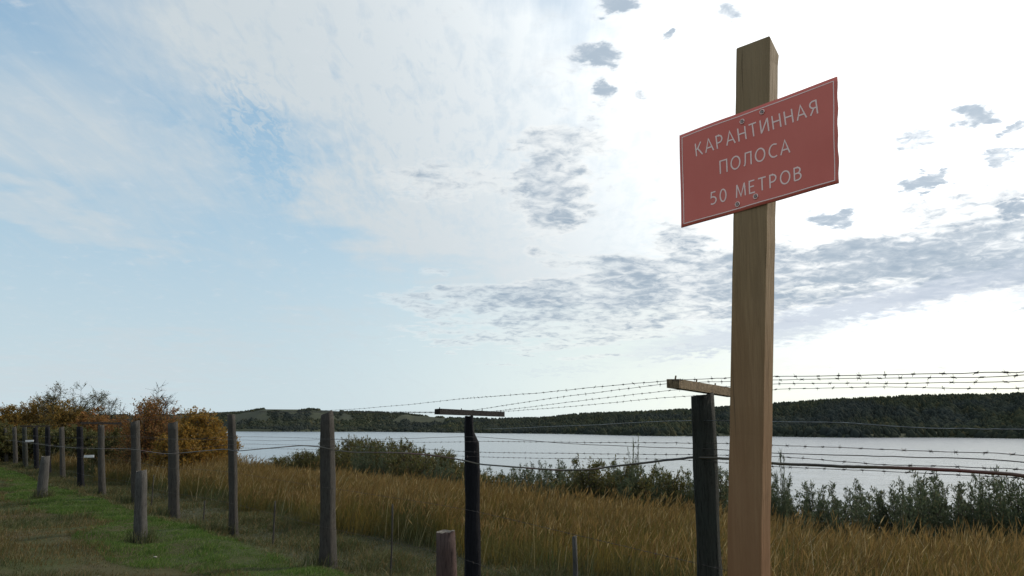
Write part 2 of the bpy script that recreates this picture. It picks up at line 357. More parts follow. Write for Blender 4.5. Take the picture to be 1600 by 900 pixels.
quads = np.stack([idx[:-1, :-1], idx[:-1, 1:], idx[1:, 1:], idx[1:, :-1]], -1).reshape(-1, 4)
b = NM('ground_soil'); gx = b.add('NewGeometry'); sx = b.add('SeparateXYZ'); b.L(gx.outputs['Position'], sx.inputs[0])
offn = b.math('SUBTRACT', b.math('ADD', b.math('MULTIPLY', sx.outputs[0], NX), b.math('MULTIPLY', sx.outputs[1], NY)), D0)
offn = b.math('ADD', offn, b.math('MULTIPLY', b.math('SUBTRACT', b.noise(1.3, 3, .6, 'Position'), .5), .9))
nn = b.noise(5, 6, .65, 'Position'); big = b.noise(.45, 3, .5, 'Position')
bankc = b.mix(b.ramp(big, [(.40, (0, 0, 0)), (.60, (1, 1, 1))]), (.045, .060, .018), (.070, .052, .026))
ditch = b.ramp(nn, [(.3, (.030, .034, .018)), (.55, (.048, .048, .026)), (.75, (.066, .058, .038))])
meadow = b.ramp(nn, [(.3, (.055, .050, .025)), (.7, (.105, .080, .038))])
bankc = b.mix(b.math('MULTIPLY', nn, .6), bankc, (.030, .028, .014))
c_ = b.mix(b.ramp(offn, [(.02, (0, 0, 0)), (.12, (1, 1, 1))]), bankc, ditch)
c_ = b.mix(b.ramp(b.math('DIVIDE', offn, 10), [(.25, (0, 0, 0)), (.34, (1, 1, 1))]), c_, meadow)
b.principled(c_, .95, normal=b.bump(nn, .8, .05), spec=.1)
g = link('ground', npmesh('ground', np.stack([X, Y, Z], -1).reshape(-1, 3), [quads], b.m, smoothed=True)); tag(g, kind='structure')

# water
b = NM('lake_water')
gp = b.add('NewGeometry')
def wave(scale, st, amp):
    mp = b.add('Mapping'); mp.inputs['Scale'].default_value = st; b.L(gp.outputs['Position'], mp.inputs[0]); n = b.add('TexNoise'); n.inputs['Scale'].default_value = scale; n.inputs['Detail'].default_value = 3
    b.L(mp.outputs[0], n.inputs['Vector']); v = b.add('VectorMath', operation='SUBTRACT'); b.L(n.outputs['Color'], v.inputs[0]); v.inputs[1].default_value = (.5, .5, .5)
    w = b.add('VectorMath', operation='MULTIPLY'); b.L(v.outputs[0], w.inputs[0]); w.inputs[1].default_value = (amp * .6, amp, 0); return w.outputs[0]
def vadd(p_, q_):
    v = b.add('VectorMath', operation='ADD'); b.L(p_, v.inputs[0]); b.L(q_, v.inputs[1]); return v.outputs[0]
gust = b.noise(.03, 3, .6, 'Position', (.35, 1, 1)); wsum = vadd(wave(.22, (.30, 1, 1), .12), wave(1.6, (.35, 1, 1), .22))
sc_ = b.add('VectorMath', operation='SCALE'); b.L(wsum, sc_.inputs[0]); b.L(b.ramp(gust, [(.35, (.65, .65, .65)), (.65, (1, 1, 1))]), sc_.inputs['Scale'])
nv = b.add('VectorMath', operation='NORMALIZE'); b.L(vadd(sc_.outputs[0], gp.outputs['Normal']), nv.inputs[0])
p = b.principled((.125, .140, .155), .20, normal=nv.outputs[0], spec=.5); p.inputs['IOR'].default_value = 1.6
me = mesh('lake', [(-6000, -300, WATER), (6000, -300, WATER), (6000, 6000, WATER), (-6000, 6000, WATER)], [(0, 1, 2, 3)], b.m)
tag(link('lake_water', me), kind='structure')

# ================================================================ far shore
ridge_px = [(-900, 668), (-200, 655), (100, 648), (330, 645), (379, 642), (409, 637), (487, 637.5), (540, 641), (615, 643), (675, 648), (730, 650), (790, 649), (857, 647), (907, 641), (1040, 636), (1140, 630), (1208, 625), (1305, 618), (1444, 612), (1600, 609), (1900, 604), (2600, 600), (3400, 610)]
rp = []
for px, py in ridge_px:
    if 0 <= px <= 1600: rp.append(azel(px, py))
    else: rp.append((math.degrees(math.atan((px - 800) / F)), (672 - py) / F * 50))
ra = np.array([q[0] for q in rp]); re_ = np.array([q[1] for q in rp])
def shore_r(A): return 1500 - 620 * sm(A, -14, 14) + 40 * np.sin(A * .5) + 90 * sm(A, 25, 60)
def ridge_r(A): return shore_r(A) + 420 - 60 * np.sin(A * .33)
azs = np.arange(-62, 62.01, .22)
ts = np.array([-.04, 0, .02, .06, .12, .2, .3, .42, .55, .7, .85, 1.0, 1.25, 1.8])
def hill_pt(A, t):
    r0, r1 = shore_r(A), ridge_r(A)
    zt = 1.55 + np.tan(np.radians(np.interp(A, ra, re_))) * r1 - 2.5 - 6.5 * sm(A, -9, 2)
    r = r0 + (r1 - r0) * t
    prof = np.where(t <= 1, .08 * sm(t, 0, .03) + .92 * sm(t, -.1, 1.02) ** 1.05, 1 - .25 * (t - 1))
    nz = (vnoise(A * 3, t * 4 + 9, 1.0) - .5) * .16 * np.sin(np.clip(t, 0, 1) * math.pi)
    z = WATER - .8 + (zt - WATER) * (prof + nz)
    z = np.where(t < -.01, WATER - 4, z)
    return np.stack([np.sin(np.radians(A)) * r, np.cos(np.radians(A)) * r, z], -1)
AA, TT = np.meshgrid(azs, ts); HV = hill_pt(AA, TT)
idx = np.arange(AA.size).reshape(AA.shape)
quads = np.stack([idx[:-1, :-1], idx[:-1, 1:], idx[1:, 1:], idx[1:, :-1]], -1).reshape(-1, 4)
b = NM('hill_ground'); n = b.noise(.006, 4, .6, 'Position'); n2_ = b.noise(.05, 4, .6, 'Position')
c_ = b.ramp(n, [(.42, (.030, .036, .024)), (.54, (.040, .046, .026)), (.66, (.055, .058, .032))]); c_ = b.mix(b.math('MULTIPLY', n2_, .5), c_, (.025, .03, .02))
b.principled(c_, .95, spec=.1)
tag(link('hills', npmesh('hills', HV.reshape(-1, 3), [quads], b.m, smoothed=True)), kind='structure')
# wooded slopes
def lumps(cen, rad, hgt, seg=6):
    "irregular crowns as closed little solids: three rings and a tip each"
    N = len(cen); ringz = [0.0, .35, .72]; ringr = [.9, .95, .5]
    ang = np.linspace(0, 2 * math.pi, seg, endpoint=False)
    V_ = []
    for k in range(3):
        jr = rng.uniform(.72, 1.25, (N, seg)) * ringr[k] * rad[:, None]; a_ = ang[None] + rng.uniform(-.3, .3, (N, seg))
        V_.append(np.stack([cen[:, None, 0] + np.cos(a_) * jr, cen[:, None, 1] + np.sin(a_) * jr, cen[:, None, 2] + hgt[:, None] * (ringz[k] + rng.uniform(-.06, .06, (N, seg)))], -1))
    tip = cen + np.stack([rng.uniform(-.2, .2, N) * rad, rng.uniform(-.2, .2, N) * rad, hgt], -1)
    Vt = np.concatenate([np.concatenate(V_, 1), tip[:, None]], 1); nv = 3 * seg + 1
    base = (np.arange(N) * nv)[:, None]; q = []; t_ = []
    for k in range(2):
        for j in range(seg):
            j2 = (j + 1) % seg; q.append(np.concatenate([base + k * seg + j, base + k * seg + j2, base + (k + 1) * seg + j2, base + (k + 1) * seg + j], 1))
    for j in range(seg): t_.append(np.concatenate([base + 2 * seg + j, base + 2 * seg + (j + 1) % seg, base + 3 * seg], 1))
    return Vt.reshape(-1, 3), [np.concatenate(q), np.concatenate(t_)]
NT = 42000
A = rng.uniform(-46, 46, NT); t = rng.uniform(0.0, 1.06, NT) ** .9
dens = vnoise(A * 1.4 + 50, t * 3.0, 1.0)
left = 1 - sm(A, -8, 6)
keep = dens > (.60 * left * sm(t, .25, .6) - .05)
keep &= ~((A > -19) & (A < -16.4) & (t < .05))
A, t = A[keep], t[keep]; cen = hill_pt(A, t); cen[:, 2] -= 1.5
rr = rng.uniform(1.5, 3.6, len(A)) * (1 + .8 * (vnoise(A * 2, t * 9, 1.0) > .6)); hh = rng.uniform(4, 8.5, len(A)) * (1 - .3 * (1 - sm(A, -8, 6)))
vv, pp = lumps(cen, rr, hh, 5)
o = link('forest', npmesh('forest', vv, pp, M['forest'])); tag(o, 'dark forest of far-off trees covering the slopes across the lake', 'forest', kind='stuff')

# ================================================================ shapes
def at(px, py, Yd):
    d = ray(px, py); return CAM + d * (Yd / d[1])
PB, PA = np.array([-.372, 7.5, 0]), np.array([1.03, 4.25, 0])       # the bend at the black post, and the post nearest the sign
TN = (PA - PB) / np.linalg.norm(PA - PB); N2 = np.array([-TN[1], TN[0], 0])
def fpt(px, py, o=0.0):
    "point of the fence line (shifted o metres towards the lake) seen at a bearing; the line bends at the black post"
    d = ray(px, py); n = np.array([NX, NY, 0])
    a_ = (D0 - .03 + o) / (d @ n); b_ = (PA @ N2 + o * .87) / (d @ N2)
    return CAM + d * (a_ if px < 737 else b_)
def frames(pts):
    pts = np.asarray(pts, float); tg = np.gradient(pts, axis=0); tg /= np.linalg.norm(tg, axis=1)[:, None] + 1e-9
    ref = np.where(np.abs(tg[:, 2:3]) > .8, np.array([[1., 0, 0]]), np.array([[0., 0, 1.]]))
    u = np.cross(tg, ref); u /= np.linalg.norm(u, axis=1)[:, None] + 1e-9
    return pts, u, np.cross(tg, u)
def tube(pts, rad, sides=5, base=0, caps=True):
    pts, u, v = frames(pts); n = len(pts); rad = np.broadcast_to(rad, (n,)); a_ = np.linspace(0, 2 * math.pi, sides, endpoint=False)
    V_ = (pts[:, None] + (u[:, None] * np.cos(a_)[None, :, None] + v[:, None] * np.sin(a_)[None, :, None]) * rad[:, None, None]).reshape(-1, 3)
    f = []
    for i in range(n - 1):
        for j in range(sides): j2 = (j + 1) % sides; f.append((base + i * sides + j, base + (i + 1) * sides + j, base + (i + 1) * sides + j2, base + i * sides + j2))
    if caps: f.append(tuple(base + j for j in range(sides))); f.append(tuple(base + (n - 1) * sides + j for j in reversed(range(sides))))
    return V_, f
class Geo:
    def __init__(s): s.v = []; s.f = []; s.n = 0; s.mi = []
    def add(s, V_, f, m=0): s.v.append(np.asarray(V_, float)); s.f += f; s.n += len(V_); s.mi += [m] * len(f)
    def tube(s, pts, rad, sides=5, m=0): V_, f = tube(pts, rad, sides, s.n); s.add(V_, f, m)
    def box(s, c_, ax, half, m=0, jit=0):
        ax = [np.asarray(q, float) / np.linalg.norm(q) for q in ax]; V_ = []
        for i in (-1, 1):
            for j in (-1, 1):
                for k in (-1, 1): V_.append(np.asarray(c_) + ax[0] * i * half[0] + ax[1] * j * half[1] + ax[2] * k * half[2] + rng.uniform(-jit, jit, 3))
        n = s.n; s.add(V_, [tuple(n + q for q in fc) for fc in ((0, 1, 3, 2), (4, 6, 7, 5), (0, 4, 5, 1), (2, 3, 7, 6), (0, 2, 6, 4), (1, 5, 7, 3))], m)
    def mesh(s, name, mats, smoothed=False): return mesh(name, np.concatenate(s.v), s.f, mats, smoothed, s.mi)

def log_mesh(name, H, r0, r1, mats, seed, sides=18, rows=18, slant=.0, bend=.01, notch=None, rough=.06):
    "round weathered log standing on the origin: side faces material 0, sawn top material 1"
    q = np.random.default_rng(seed); a_ = np.linspace(0, 2 * math.pi, sides, endpoint=False)
    groove = 1 + q.normal(0, rough, sides); zz = np.linspace(-.35, H, rows); V_ = []
    bx_, by_ = q.uniform(-bend, bend, 2)
    for i, z in enumerate(zz):
        t = max(z, 0) / H; r = r0 + (r1 - r0) * t
        jr = groove * (1 + q.normal(0, rough * .30, sides)) * r * (1 + .035 * math.sin(z * 5.1 + seed) + .025 * math.sin(z * 11.3 + seed * 2) + (.10 * max(0, 1 - z / .3) if z > 0 else .1))
        if i == rows - 1: jr = jr * .96
        x = np.cos(a_) * jr + bx_ * math.sin(t * 3.0); y = np.sin(a_) * jr + by_ * math.sin(t * 3.0)
        zt = np.full(sides, z)
        if i == rows - 1: zt = z + slant * np.cos(a_) + q.normal(0, .03 * r0 + .002, sides)
        if notch and z > H - notch[0] - 1e-6: x = np.where(x > notch[1], notch[1], x)
        V_.append(np.stack([x, y, zt], 1))
    V_ = np.concatenate(V_); f = []; mi = []
    for i in range(rows - 1):
        for j in range(sides): j2 = (j + 1) % sides; f.append((i * sides + j, i * sides + j2, (i + 1) * sides + j2, (i + 1) * sides + j)); mi.append(0)
    c0 = len(V_); V_ = np.concatenate([V_, [[V_[-sides:, 0].mean(), V_[-sides:, 1].mean(), H - .004]]])
    for j in range(sides): f.append(((rows - 1) * sides + j, (rows - 1) * sides + (j + 1) % sides, c0)); mi.append(1)
    me = mesh(name, V_, f, mats, False, mi)
    sm_ = [k == 0 for k in mi]; me.polygons.foreach_set('use_smooth', sm_); return me

# ================================================================ wire fence
fence = empty('wire_fence', (1.03, 4.25, 0))
tag(fence, 'long fence of round weathered posts strung with barbed wire and an old sagging cable', 'fence')
FO = np.array([1.03, 4.25, 0])
posts = [  # bearing of the middle, distance, bearing of the top, width seen, material, label
    (1098, 4.25, 617, 37, 'post_near', 'dark damp post nearest the sign, with a tan sawn crossbar on its head'),
    (737, 7.5, 650, 23, 'black', 'blackened post with a notched head and a dark crossbar'),
    (511, 10.0, 645, 22, 'post', 'thick grey post with a rounded head and no crossbar'),
    (361, 12.8, 647, 13, 'post', None), (270, 15.4, 660, 15, 'post', None), (211, 17.7, 658, 13, 'post', None),
    (158, 20.2, 663, 10, 'post', None), (125, 22.6, 666, 9, 'black', 'thin black post beside a grey one, far along the fence'),
    (96, 25.1, 667, 7, 'post', None), (74, 27.6, 667, 7, 'black', None), (55, 30.0, 667, 7, 'black', None), (38, 32.6, 667, 7, 'post_near', None),
    (22, 35.0, 667, 6, 'post', None), (8, 37.6, 668, 5, 'post', None), (-8, 40.0, 668, 5, 'post', None), (-24, 42.5, 668, 5, 'post', None)]
P3 = []
BD = np.array([.522, .853, 0.]); BD /= np.linalg.norm(BD)
for i, (px, Yd, tp, w, mt, lab) in enumerate(posts):
    top = at(px, tp, Yd); y = top[1]; z0 = float(gz(top[0], top[1])); r = w / F * Yd / 2
    bpx = {0: 1109, 1: 739.5, 2: 513, 3: 365}.get(i, px + 2)
    dep = Yd * math.cos(PITCH) + (z0 - 1.55) * math.sin(PITCH); x = (bpx - 800 + math.sin(ROLL) * 300) / F * dep
    if i < 1: x = top[0]
    H = top[2] - z0; P3.append(top); lean = math.atan2(top[0] - x, H)
    slim = .84 if i == 2 else .93
    me = log_mesh('fence_post', H, r * 1.05, r * slim, [M[mt], M['cut'] if mt == 'post' else M['post_near'] if mt != 'black' else M['black']], 100 + i,
                  slant=float(np.random.default_rng(i + 5).uniform(-.02, .02)) if i != 2 else .02, bend=.012 if i else .006, notch=(.17, .012) if i == 1 else None)
    o = link('fence_post', me, fence, Vector((x, y, z0)) - Vector(FO))
    o.rotation_euler = (0, lean, 0)
    if lab: o['label'] = lab
    if i in (0, 1, 6, 10):
        gm = Geo(); half = .53 if i else .53
        if i == 0:
            A0, B0 = at(1052, 599, 3.79), at(1140, 613.5, 4.66); dirb = (B0 - A0); dirb /= np.linalg.norm(dirb); cen = A0 + dirb * .53
        else: dirb = BD + np.array([0, 0, random.uniform(-.015, .015)]); cen = top + np.array([0, 0, .027])
        side = np.cross(dirb, (0, 0, 1))
        unlean = np.array(Matrix.Rotation(-lean, 3, 'Y')); dirb = unlean @ dirb; side = unlean @ side; cen = unlean @ (cen - np.array([x, y, z0]))
        gm.box(cen, (dirb, side, np.cross(side, dirb)), (half, .030, .022 if i == 0 else .024), 0, .003)
        for s_ in (-.5, -.17, .17, .5):              # stubs of bent nails that hold the strands
            q = cen + dirb * s_; gm.tube([q + (0, 0, .02), q + (0.004, 0, .038)], .004, 4)
        bo = link('crossbar', gm.mesh('crossbar', M['beam'] if i == 0 else M['beam_dark']), o)
        if i == 0: bo['label'] = 'light tan sawn crossbar whose cut end points at the viewer'
# the next post towards the viewer, just outside the frame, where the strands end
nxt = np.array([2.44, 1.02, 0]); nxt[2] = gz(nxt[0], nxt[1])
link('fence_post', log_mesh('fence_post', 1.75 - nxt[2], .066, .06, [M['post'], M['cut']], 91), fence, Vector(nxt - FO))

def catenary(pts, n=9):
    pts = np.asarray(pts, float); out = []
    for a_, b_ in zip(pts[:-1], pts[1:]):
        for t in np.linspace(0, 1, n, endpoint=False): out.append(a_ + (b_ - a_) * t)
    out.append(pts[-1]); out = np.array(out)
    k = np.array([1, 2, 3, 2, 1.]); k /= k.sum(); pad = np.pad(out, ((2, 2), (0, 0)), 'edge')
    return sum(k[j] * pad[j:j + len(out)] for j in range(5))
def strand(name, pts, r, mat, barbs=True, label=None, step=.105, blen=.0115, sides=4):
    p = catenary(pts); gm = Geo(); wob = np.cumsum(rng.normal(0, .0007, p.shape), 0); wob -= np.linspace(0, 1, len(p))[:, None] * wob[-1]
    p = p + np.clip(wob, -.008, .008)
    gm.tube(p - FO, r, sides)
    if barbs:
        seg = np.linalg.norm(np.diff(p, axis=0), axis=1); cum = np.concatenate([[0], np.cumsum(seg)])
        for s_ in np.arange(.05, cum[-1], step):
            s_ += rng.normal(0, .008); c_ = np.array([np.interp(s_, cum, p[:, k]) for k in range(3)]) - FO
            if np.linalg.norm(c_ + FO - CAM) > 24: continue
            for k in range(2):
                d = rng.normal(0, 1, 3); d /= np.linalg.norm(d); gm.tube([c_ - d * blen, c_ + d * blen], [r * .75, r * .35], 3)
            j = rng.normal(0, .0005, 3); gm.tube([c_ - (TX * .006, TY * .006, 0), c_ + j + (TX * .006, TY * .006, 0)], r * 2.0, 4)
    o = link(name, gm.mesh(name, mat), fence)
    if label: o['label'] = label
    return o
def end_right(z): return [np.array([nxt[0], nxt[1] - 0, z])]
def left_run(dz):                                     # carries a strand on from post to post beyond the fourth
    return [P3[k] + np.array([0, 0, dz]) + np.array([NX, NY, 0]) * -.07 for k in range(len(P3) - 1, 3, -1)]
O = -.07
def path(L, o=O): return [fpt(*q, o) for q in L]
strand('old_cable', left_run(-.58) + path([(350, 701), (370, 704), (413, 700), (470, 695), (500, 697), (520, 702), (553, 706), (620, 706), (653, 708), (690, 712), (724, 718), (750, 724), (790, 727), (840, 731), (880, 733), (923, 732), (973, 725), (1040, 717), (1085, 713), (1135, 716), (1208, 724.5), (1300, 728), (1376, 731), (1508, 737), (1600, 743)], -.085) + end_right(1.19),
       .0062, M['cable'], False, 'thick sagging cable, black on the left and reddish past the sign', sides=8)
strand('steel_wire', path([(738, 671), (830, 668), (927, 663), (1040, 657), (1085, 656), (1221, 659), (1312, 661), (1376, 665.5), (1482, 669.5), (1595, 672.6)]) + end_right(1.50), .0020, M['galv'], False, 'smooth galvanised wire glinting in front of the dark hill')
strand('steel_wire', left_run(-.30) + path([(370, 687), (430, 689), (497, 687), (520, 687), (640, 685), (723, 682), (750, 683), (820, 688), (893, 694), (1040, 699), (1100, 701), (1206, 708), (1400, 714), (1595, 718.7)]) + end_right(1.29), .0018, M['wire'], False)
strand('barbed_wire', left_run(-.33) + path([(370, 682), (520, 686), (640, 692), (723, 691), (753, 690), (900, 691.5), (1040, 692), (1100, 692), (1214, 695), (1327, 700), (1452, 705), (1588, 709)]) + end_right(1.33), .0013, M['wire'])
strand('barbed_wire', left_run(-.55) + path([(370, 694), (510, 697), (640, 700), (738, 707), (900, 709.5), (1040, 710.5), (1100, 711), (1229, 715), (1369, 727), (1512, 731), (1600, 734)]) + end_right(1.24), .0013, M['wire'])
strand('barbed_wire', left_run(-.62) + path([(361, 700), (510, 704), (738, 715), (850, 718), (1040, 719.5), (1100, 723), (1210, 730), (1331, 736), (1569, 747), (1600, 749)]) + end_right(1.16), .0012, M['wire'])
for zf in (.52, .27):
    pts = []
    for k in range(len(P3) - 1, -1, -1):
        q = P3[k] + np.array([NX, NY, 0]) * -.06; q = q.copy(); g_ = gz(q[0], q[1]); q[2] = g_ + (P3[k][2] - g_) * zf; pts.append(q)
    pts.append(np.array([nxt[0], nxt[1], nxt[2] + 1.7 * zf])); strand('barbed_wire', pts, .0011, M['wire'])
def lr2(s_): return [P3[k] + np.array([0, 0, .05]) + BD * s_ for k in (15, 10, 6)]
strand('barbed_wire', path([(505, 641.5), (550, 640), (640, 633), (717, 624), (785, 619), (853, 614), (973, 602), (1045, 595.5), (1140, 591), (1222, 588), (1414, 584.5), (1580, 581), (1602, 580.3)], -.5) + [np.array([2.1, .85, 1.80])], .0013, M['wire'], label='highest barbed strand, carried on the near ends of the crossbars')
strand('barbed_wire', lr2(-.17) + path([(345, 643), (540, 644), (712, 644.5), (860, 622), (1034, 600), (1085, 598), (1210, 594), (1400, 591), (1584, 590)], -.17) + [np.array([2.33, .95, 1.80])], .0013, M['wire'])
strand('barbed_wire', path([(380, 643), (560, 644), (752, 644.5), (890, 628), (1034, 612), (1105, 606), (1222, 599.5), (1384, 599), (1501, 597), (1600, 596.5)], .17) + [np.array([2.6, 1.1, 1.80])], .0013, M['wire'])
strand('barbed_wire', lr2(.5) + path([(400, 642.5), (600, 643.5), (783, 644), (900, 635), (1034, 622), (1180, 612), (1214, 609), (1388, 605.5), (1508, 607), (1600, 607.5)], .5) + [np.array([2.85, 1.2, 1.80])], .0013, M['wire'])

# thin stakes between the posts
def stake(px, t0, Yd, w, label, mat='stub', lean=(0, 0)):
    top = at(px, t0, Yd); z0 = float(gz(top[0], top[1]))
    o = link('wooden_stake', log_mesh('wooden_stake', top[2] - z0, w / 2, w / 2 * .9, [M[mat], M['cut']], int(px), 8, 8, .004, .01, rough=.08), None, (top[0], top[1], z0))
    o.rotation_euler = (lean[0], lean[1], 0); tag(o, label, 'stake', 'thin stakes along the fence')
stake(897, 838, 5.7, .040, 'pale thin stake in the grass between the black post and the sign')
stake(613, 788, 8.5, .020, 'thin dark stake between the thick grey post and the black post', 'post')
stake(430, 783, 11.4, .024, 'thin dark stake just left of the thick grey post', 'post')
stake(320, 782, 14.0, .022, 'thin dark stake under the yellow bush, between two grey posts', 'post')
stake(240, 742, 16.4, .024, 'thin dark stake right behind the leaning grey stump', 'post')

# cut-off stumps of an older fence, on the viewer's side
def stub(px, t0, Yd, w, mat, label, lean=(0, 0), seed=1, slant=.006):
    top = at(px, t0, Yd); z0 = float(gz(top[0], top[1])); r = w / F * Yd / 2
    o = link('post_stump', log_mesh('post_stump', top[2] - z0, r * 1.12, r, [M[mat], M['cut']], seed, 16, 10, slant, .006, rough=.06), None, (top[0] - math.sin(lean[1]) * (top[2] - z0), top[1], z0))
    o.rotation_euler = (lean[0], lean[1], 0); tag(o, label, 'wooden stump', 'cut-off posts in front of the fence')
stub(221, 735, 11.4, 16, 'stub', 'pale grey cut-off post leaning left at the edge of the green grass', (0, -.07), 31)
stub(71, 713, 17.8, 13, 'stub', 'farthest and leftmost cut-off grey post, among the brown weeds', (0, 0), 32)
stub(697, 830, 5.8, 29, 'redstub', 'short reddish-brown cut-off post with a pale sawn top at the bottom of the picture', (0, -.03), 33, .003)
# a side spur of rough bark on the reddish stump, cut from the same log
for (px, py, Yd, w, lab) in ((139, 713, 21.4, .25, 'small white board hung on the fence beside the thin black post'), (46, 689, 29.8, .28, 'small white board hung on the farthest stretch of the fence')):
    c_ = at(px, py, Yd); gm = Geo(); gm.box((0, 0, 0), ((1, .1, .02), (-.1, 1, 0), (0, 0, 1)), (w / 2, .006, .030), 0, .003)
    tag(link('white_board', gm.mesh('white_board', M['white']), None, c_), lab, 'board')

# ================================================================ sign on its post
az0 = R(-46); hx = np.array([math.sin(az0), math.cos(az0), 0.]); nrm = np.array([-hx[1], -abs(hx[0]), 0.]); nrm /= np.linalg.norm(nrm)
ln = R(1.5); nn3 = nrm * math.cos(ln) + np.array([0, 0, 1]) * math.sin(ln)
PS = CAM + ray(1185, 238) * 2.6
def pl(px, py, o=0.0):
    d = ray(px, py); return CAM + d * (((PS - nn3 * o - CAM) @ nn3) / (d @ nn3))
# post: a sawn beam of 109 x 60 mm, its lit narrow side to the right, head cut on a slant
OFFP = .0045
bl, tl_ = pl(1135, 900, OFFP), pl(1150, 75, OFFP); br_, tr_ = pl(1188, 900, OFFP), pl(1203, 55, OFFP)
ldir = (tl_ - bl) / (tl_ - bl)[2]; rdir = (tr_ - br_) / (tr_ - br_)[2]
bl0 = bl - ldir * (bl[2] + .5); br0 = br_ - rdir * (br_[2] + .5)
back = -nrm * .060
post_o = Vector((*(bl0[:2] + ldir[:2] * .5), 0.0))
root = empty('sign_post', post_o); tag(root, 'tall new pine beam with a slant-cut head, carrying the red sign before the fence', 'sign post')
bmh = bmesh.new(); NR = 40; rings = []
for k in range(NR + 1):
    t = k / NR; L_ = bl0 + (tl_ - bl0) * t; R_ = br0 + (tr_ - br0) * t; bz = np.array([0, 0, -.045 * (k == NR)])
    j = rng.normal(0, .0007, 3) * (1, 1, 0)
    rings.append([bmh.verts.new(q - np.array(post_o)) for q in (L_ + j, R_ + j, R_ + back + bz + j, L_ + back + bz + j)])
for k in range(NR):
    for m_ in range(4): bmh.faces.new((rings[k][m_], rings[k][(m_ + 1) % 4], rings[k + 1][(m_ + 1) % 4], rings[k + 1][m_]))
bmh.faces.new(rings[0][::-1]); bmh.faces.new(rings[-1])
bmh.edges.ensure_lookup_table(); bmh.normal_update()
bev = [e_ for e_ in bmh.edges if len(e_.link_faces) == 2 and e_.calc_face_angle(0) > .6]
bmesh.ops.bevel(bmh, geom=bev, offset=.0035, segments=2, affect='EDGES', profile=.5)
bmesh.ops.recalc_face_normals(bmh, faces=bmh.faces)
me = bpy.data.meshes.new('beam'); bmh.to_mesh(me); bmh.free(); me.materials.append(M['pine']); link('beam', me, root)

# plate
sroot = empty('warning_sign', pl(1185, 238)); tag(sroot, 'red rectangular quarantine sign with pale Cyrillic lettering screwed to the tall pine post', 'sign')
SO = np.array(pl(1185, 238))
cTL, cTR, cBR, cBL = (pl(*q) for q in ((1062, 212), (1308, 119), (1310, 286), (1065, 356)))
eu = cTR - cTL; eu /= np.linalg.norm(eu); ev = np.cross(nn3, eu); ev /= np.linalg.norm(ev)
UW = (cTR - cTL) @ eu
def warp(p, lift=0.0):
    "the plate is slightly dished, and its free right edge curls back a little"
    u = (p - cTL) @ eu / UW; v = (p - cTL) @ np.array([0, 0, -1.]) / .315
    d = .0030 * math.sin(u * 7 + v * 2) - .010 * max(0, u - .75) ** 2 * 8 * (1 + .5 * math.sin(v * 11)) + .002 * math.sin(v * 5 + 1)
    inpost = math.exp(-((u - .47) / .13) ** 2); d = d * (1 - inpost)
    return p + nn3 * (d + lift) - SO
def bil(u, v): return (cTL * (1 - u) + cTR * u) * (1 - v) + (cBL * (1 - u) + cBR * u) * v
NU, NV = 36, 20
F1 = [warp(bil(i / NU, j / NV) + (eu * .0011 * math.sin(j * 1.3) * (i == NU)), .0) for j in range(NV + 1) for i in range(NU + 1)]
F2 = [q - nn3 * .003 for q in F1]; n1v = len(F1); fs = []; mi = []
def id_(i, j, b_=0): return b_ * n1v + j * (NU + 1) + i
for j in range(NV):
    for i in range(NU):
        fs.append((id_(i, j), id_(i, j + 1), id_(i + 1, j + 1), id_(i + 1, j))); mi.append(0)
        fs.append((id_(i, j, 1), id_(i + 1, j, 1), id_(i + 1, j + 1, 1), id_(i, j + 1, 1))); mi.append(1)
ringi = [(i, 0) for i in range(NU)] + [(NU, j) for j in range(NV)] + [(i, NV) for i in range(NU, 0, -1)] + [(0, j) for j in range(NV, 0, -1)]
for a_, b_ in zip(ringi, ringi[1:] + ringi[:1]): fs.append((id_(*a_), id_(*b_), id_(*b_, 1), id_(*a_, 1))); mi.append(1)
me = mesh('plate', F1 + F2, fs, [M['red'], M['backing']], False, mi); me.polygons.foreach_set('use_smooth', [k < 2 * NU * NV for k in range(len(fs))]); link('plate', me, sroot)
# printed border
V_ = []; fs = []
iu, iv, tu, tv = .018, .030, .0052, .0090
def strip(pa, pb, n=30):
    for k in range(n):
        b0 = len(V_)
        for t in (k / n, (k + 1) / n):
            for q in (pa, pb): u = q[0][0] + (q[1][0] - q[0][0]) * t; v = q[0][1] + (q[1][1] - q[0][1]) * t; V_.append(warp(bil(u, v), .0007))
        fs.append((b0, b0 + 1, b0 + 3, b0 + 2))
strip(((iu, iv), (1 - iu, iv)), ((iu, iv + tv), (1 - iu, iv + tv))); strip(((iu, 1 - iv - tv), (1 - iu, 1 - iv - tv)), ((iu, 1 - iv), (1 - iu, 1 - iv)))
strip(((iu, iv + tv), (iu, 1 - iv - tv)), ((iu + tu, iv + tv), (iu + tu, 1 - iv - tv))); strip(((1 - iu - tu, iv + tv), (1 - iu - tu, 1 - iv - tv)), ((1 - iu, iv + tv), (1 - iu, 1 - iv - tv)))
link('printed_border', mesh('printed_border', V_, fs, M['print']), sroot)
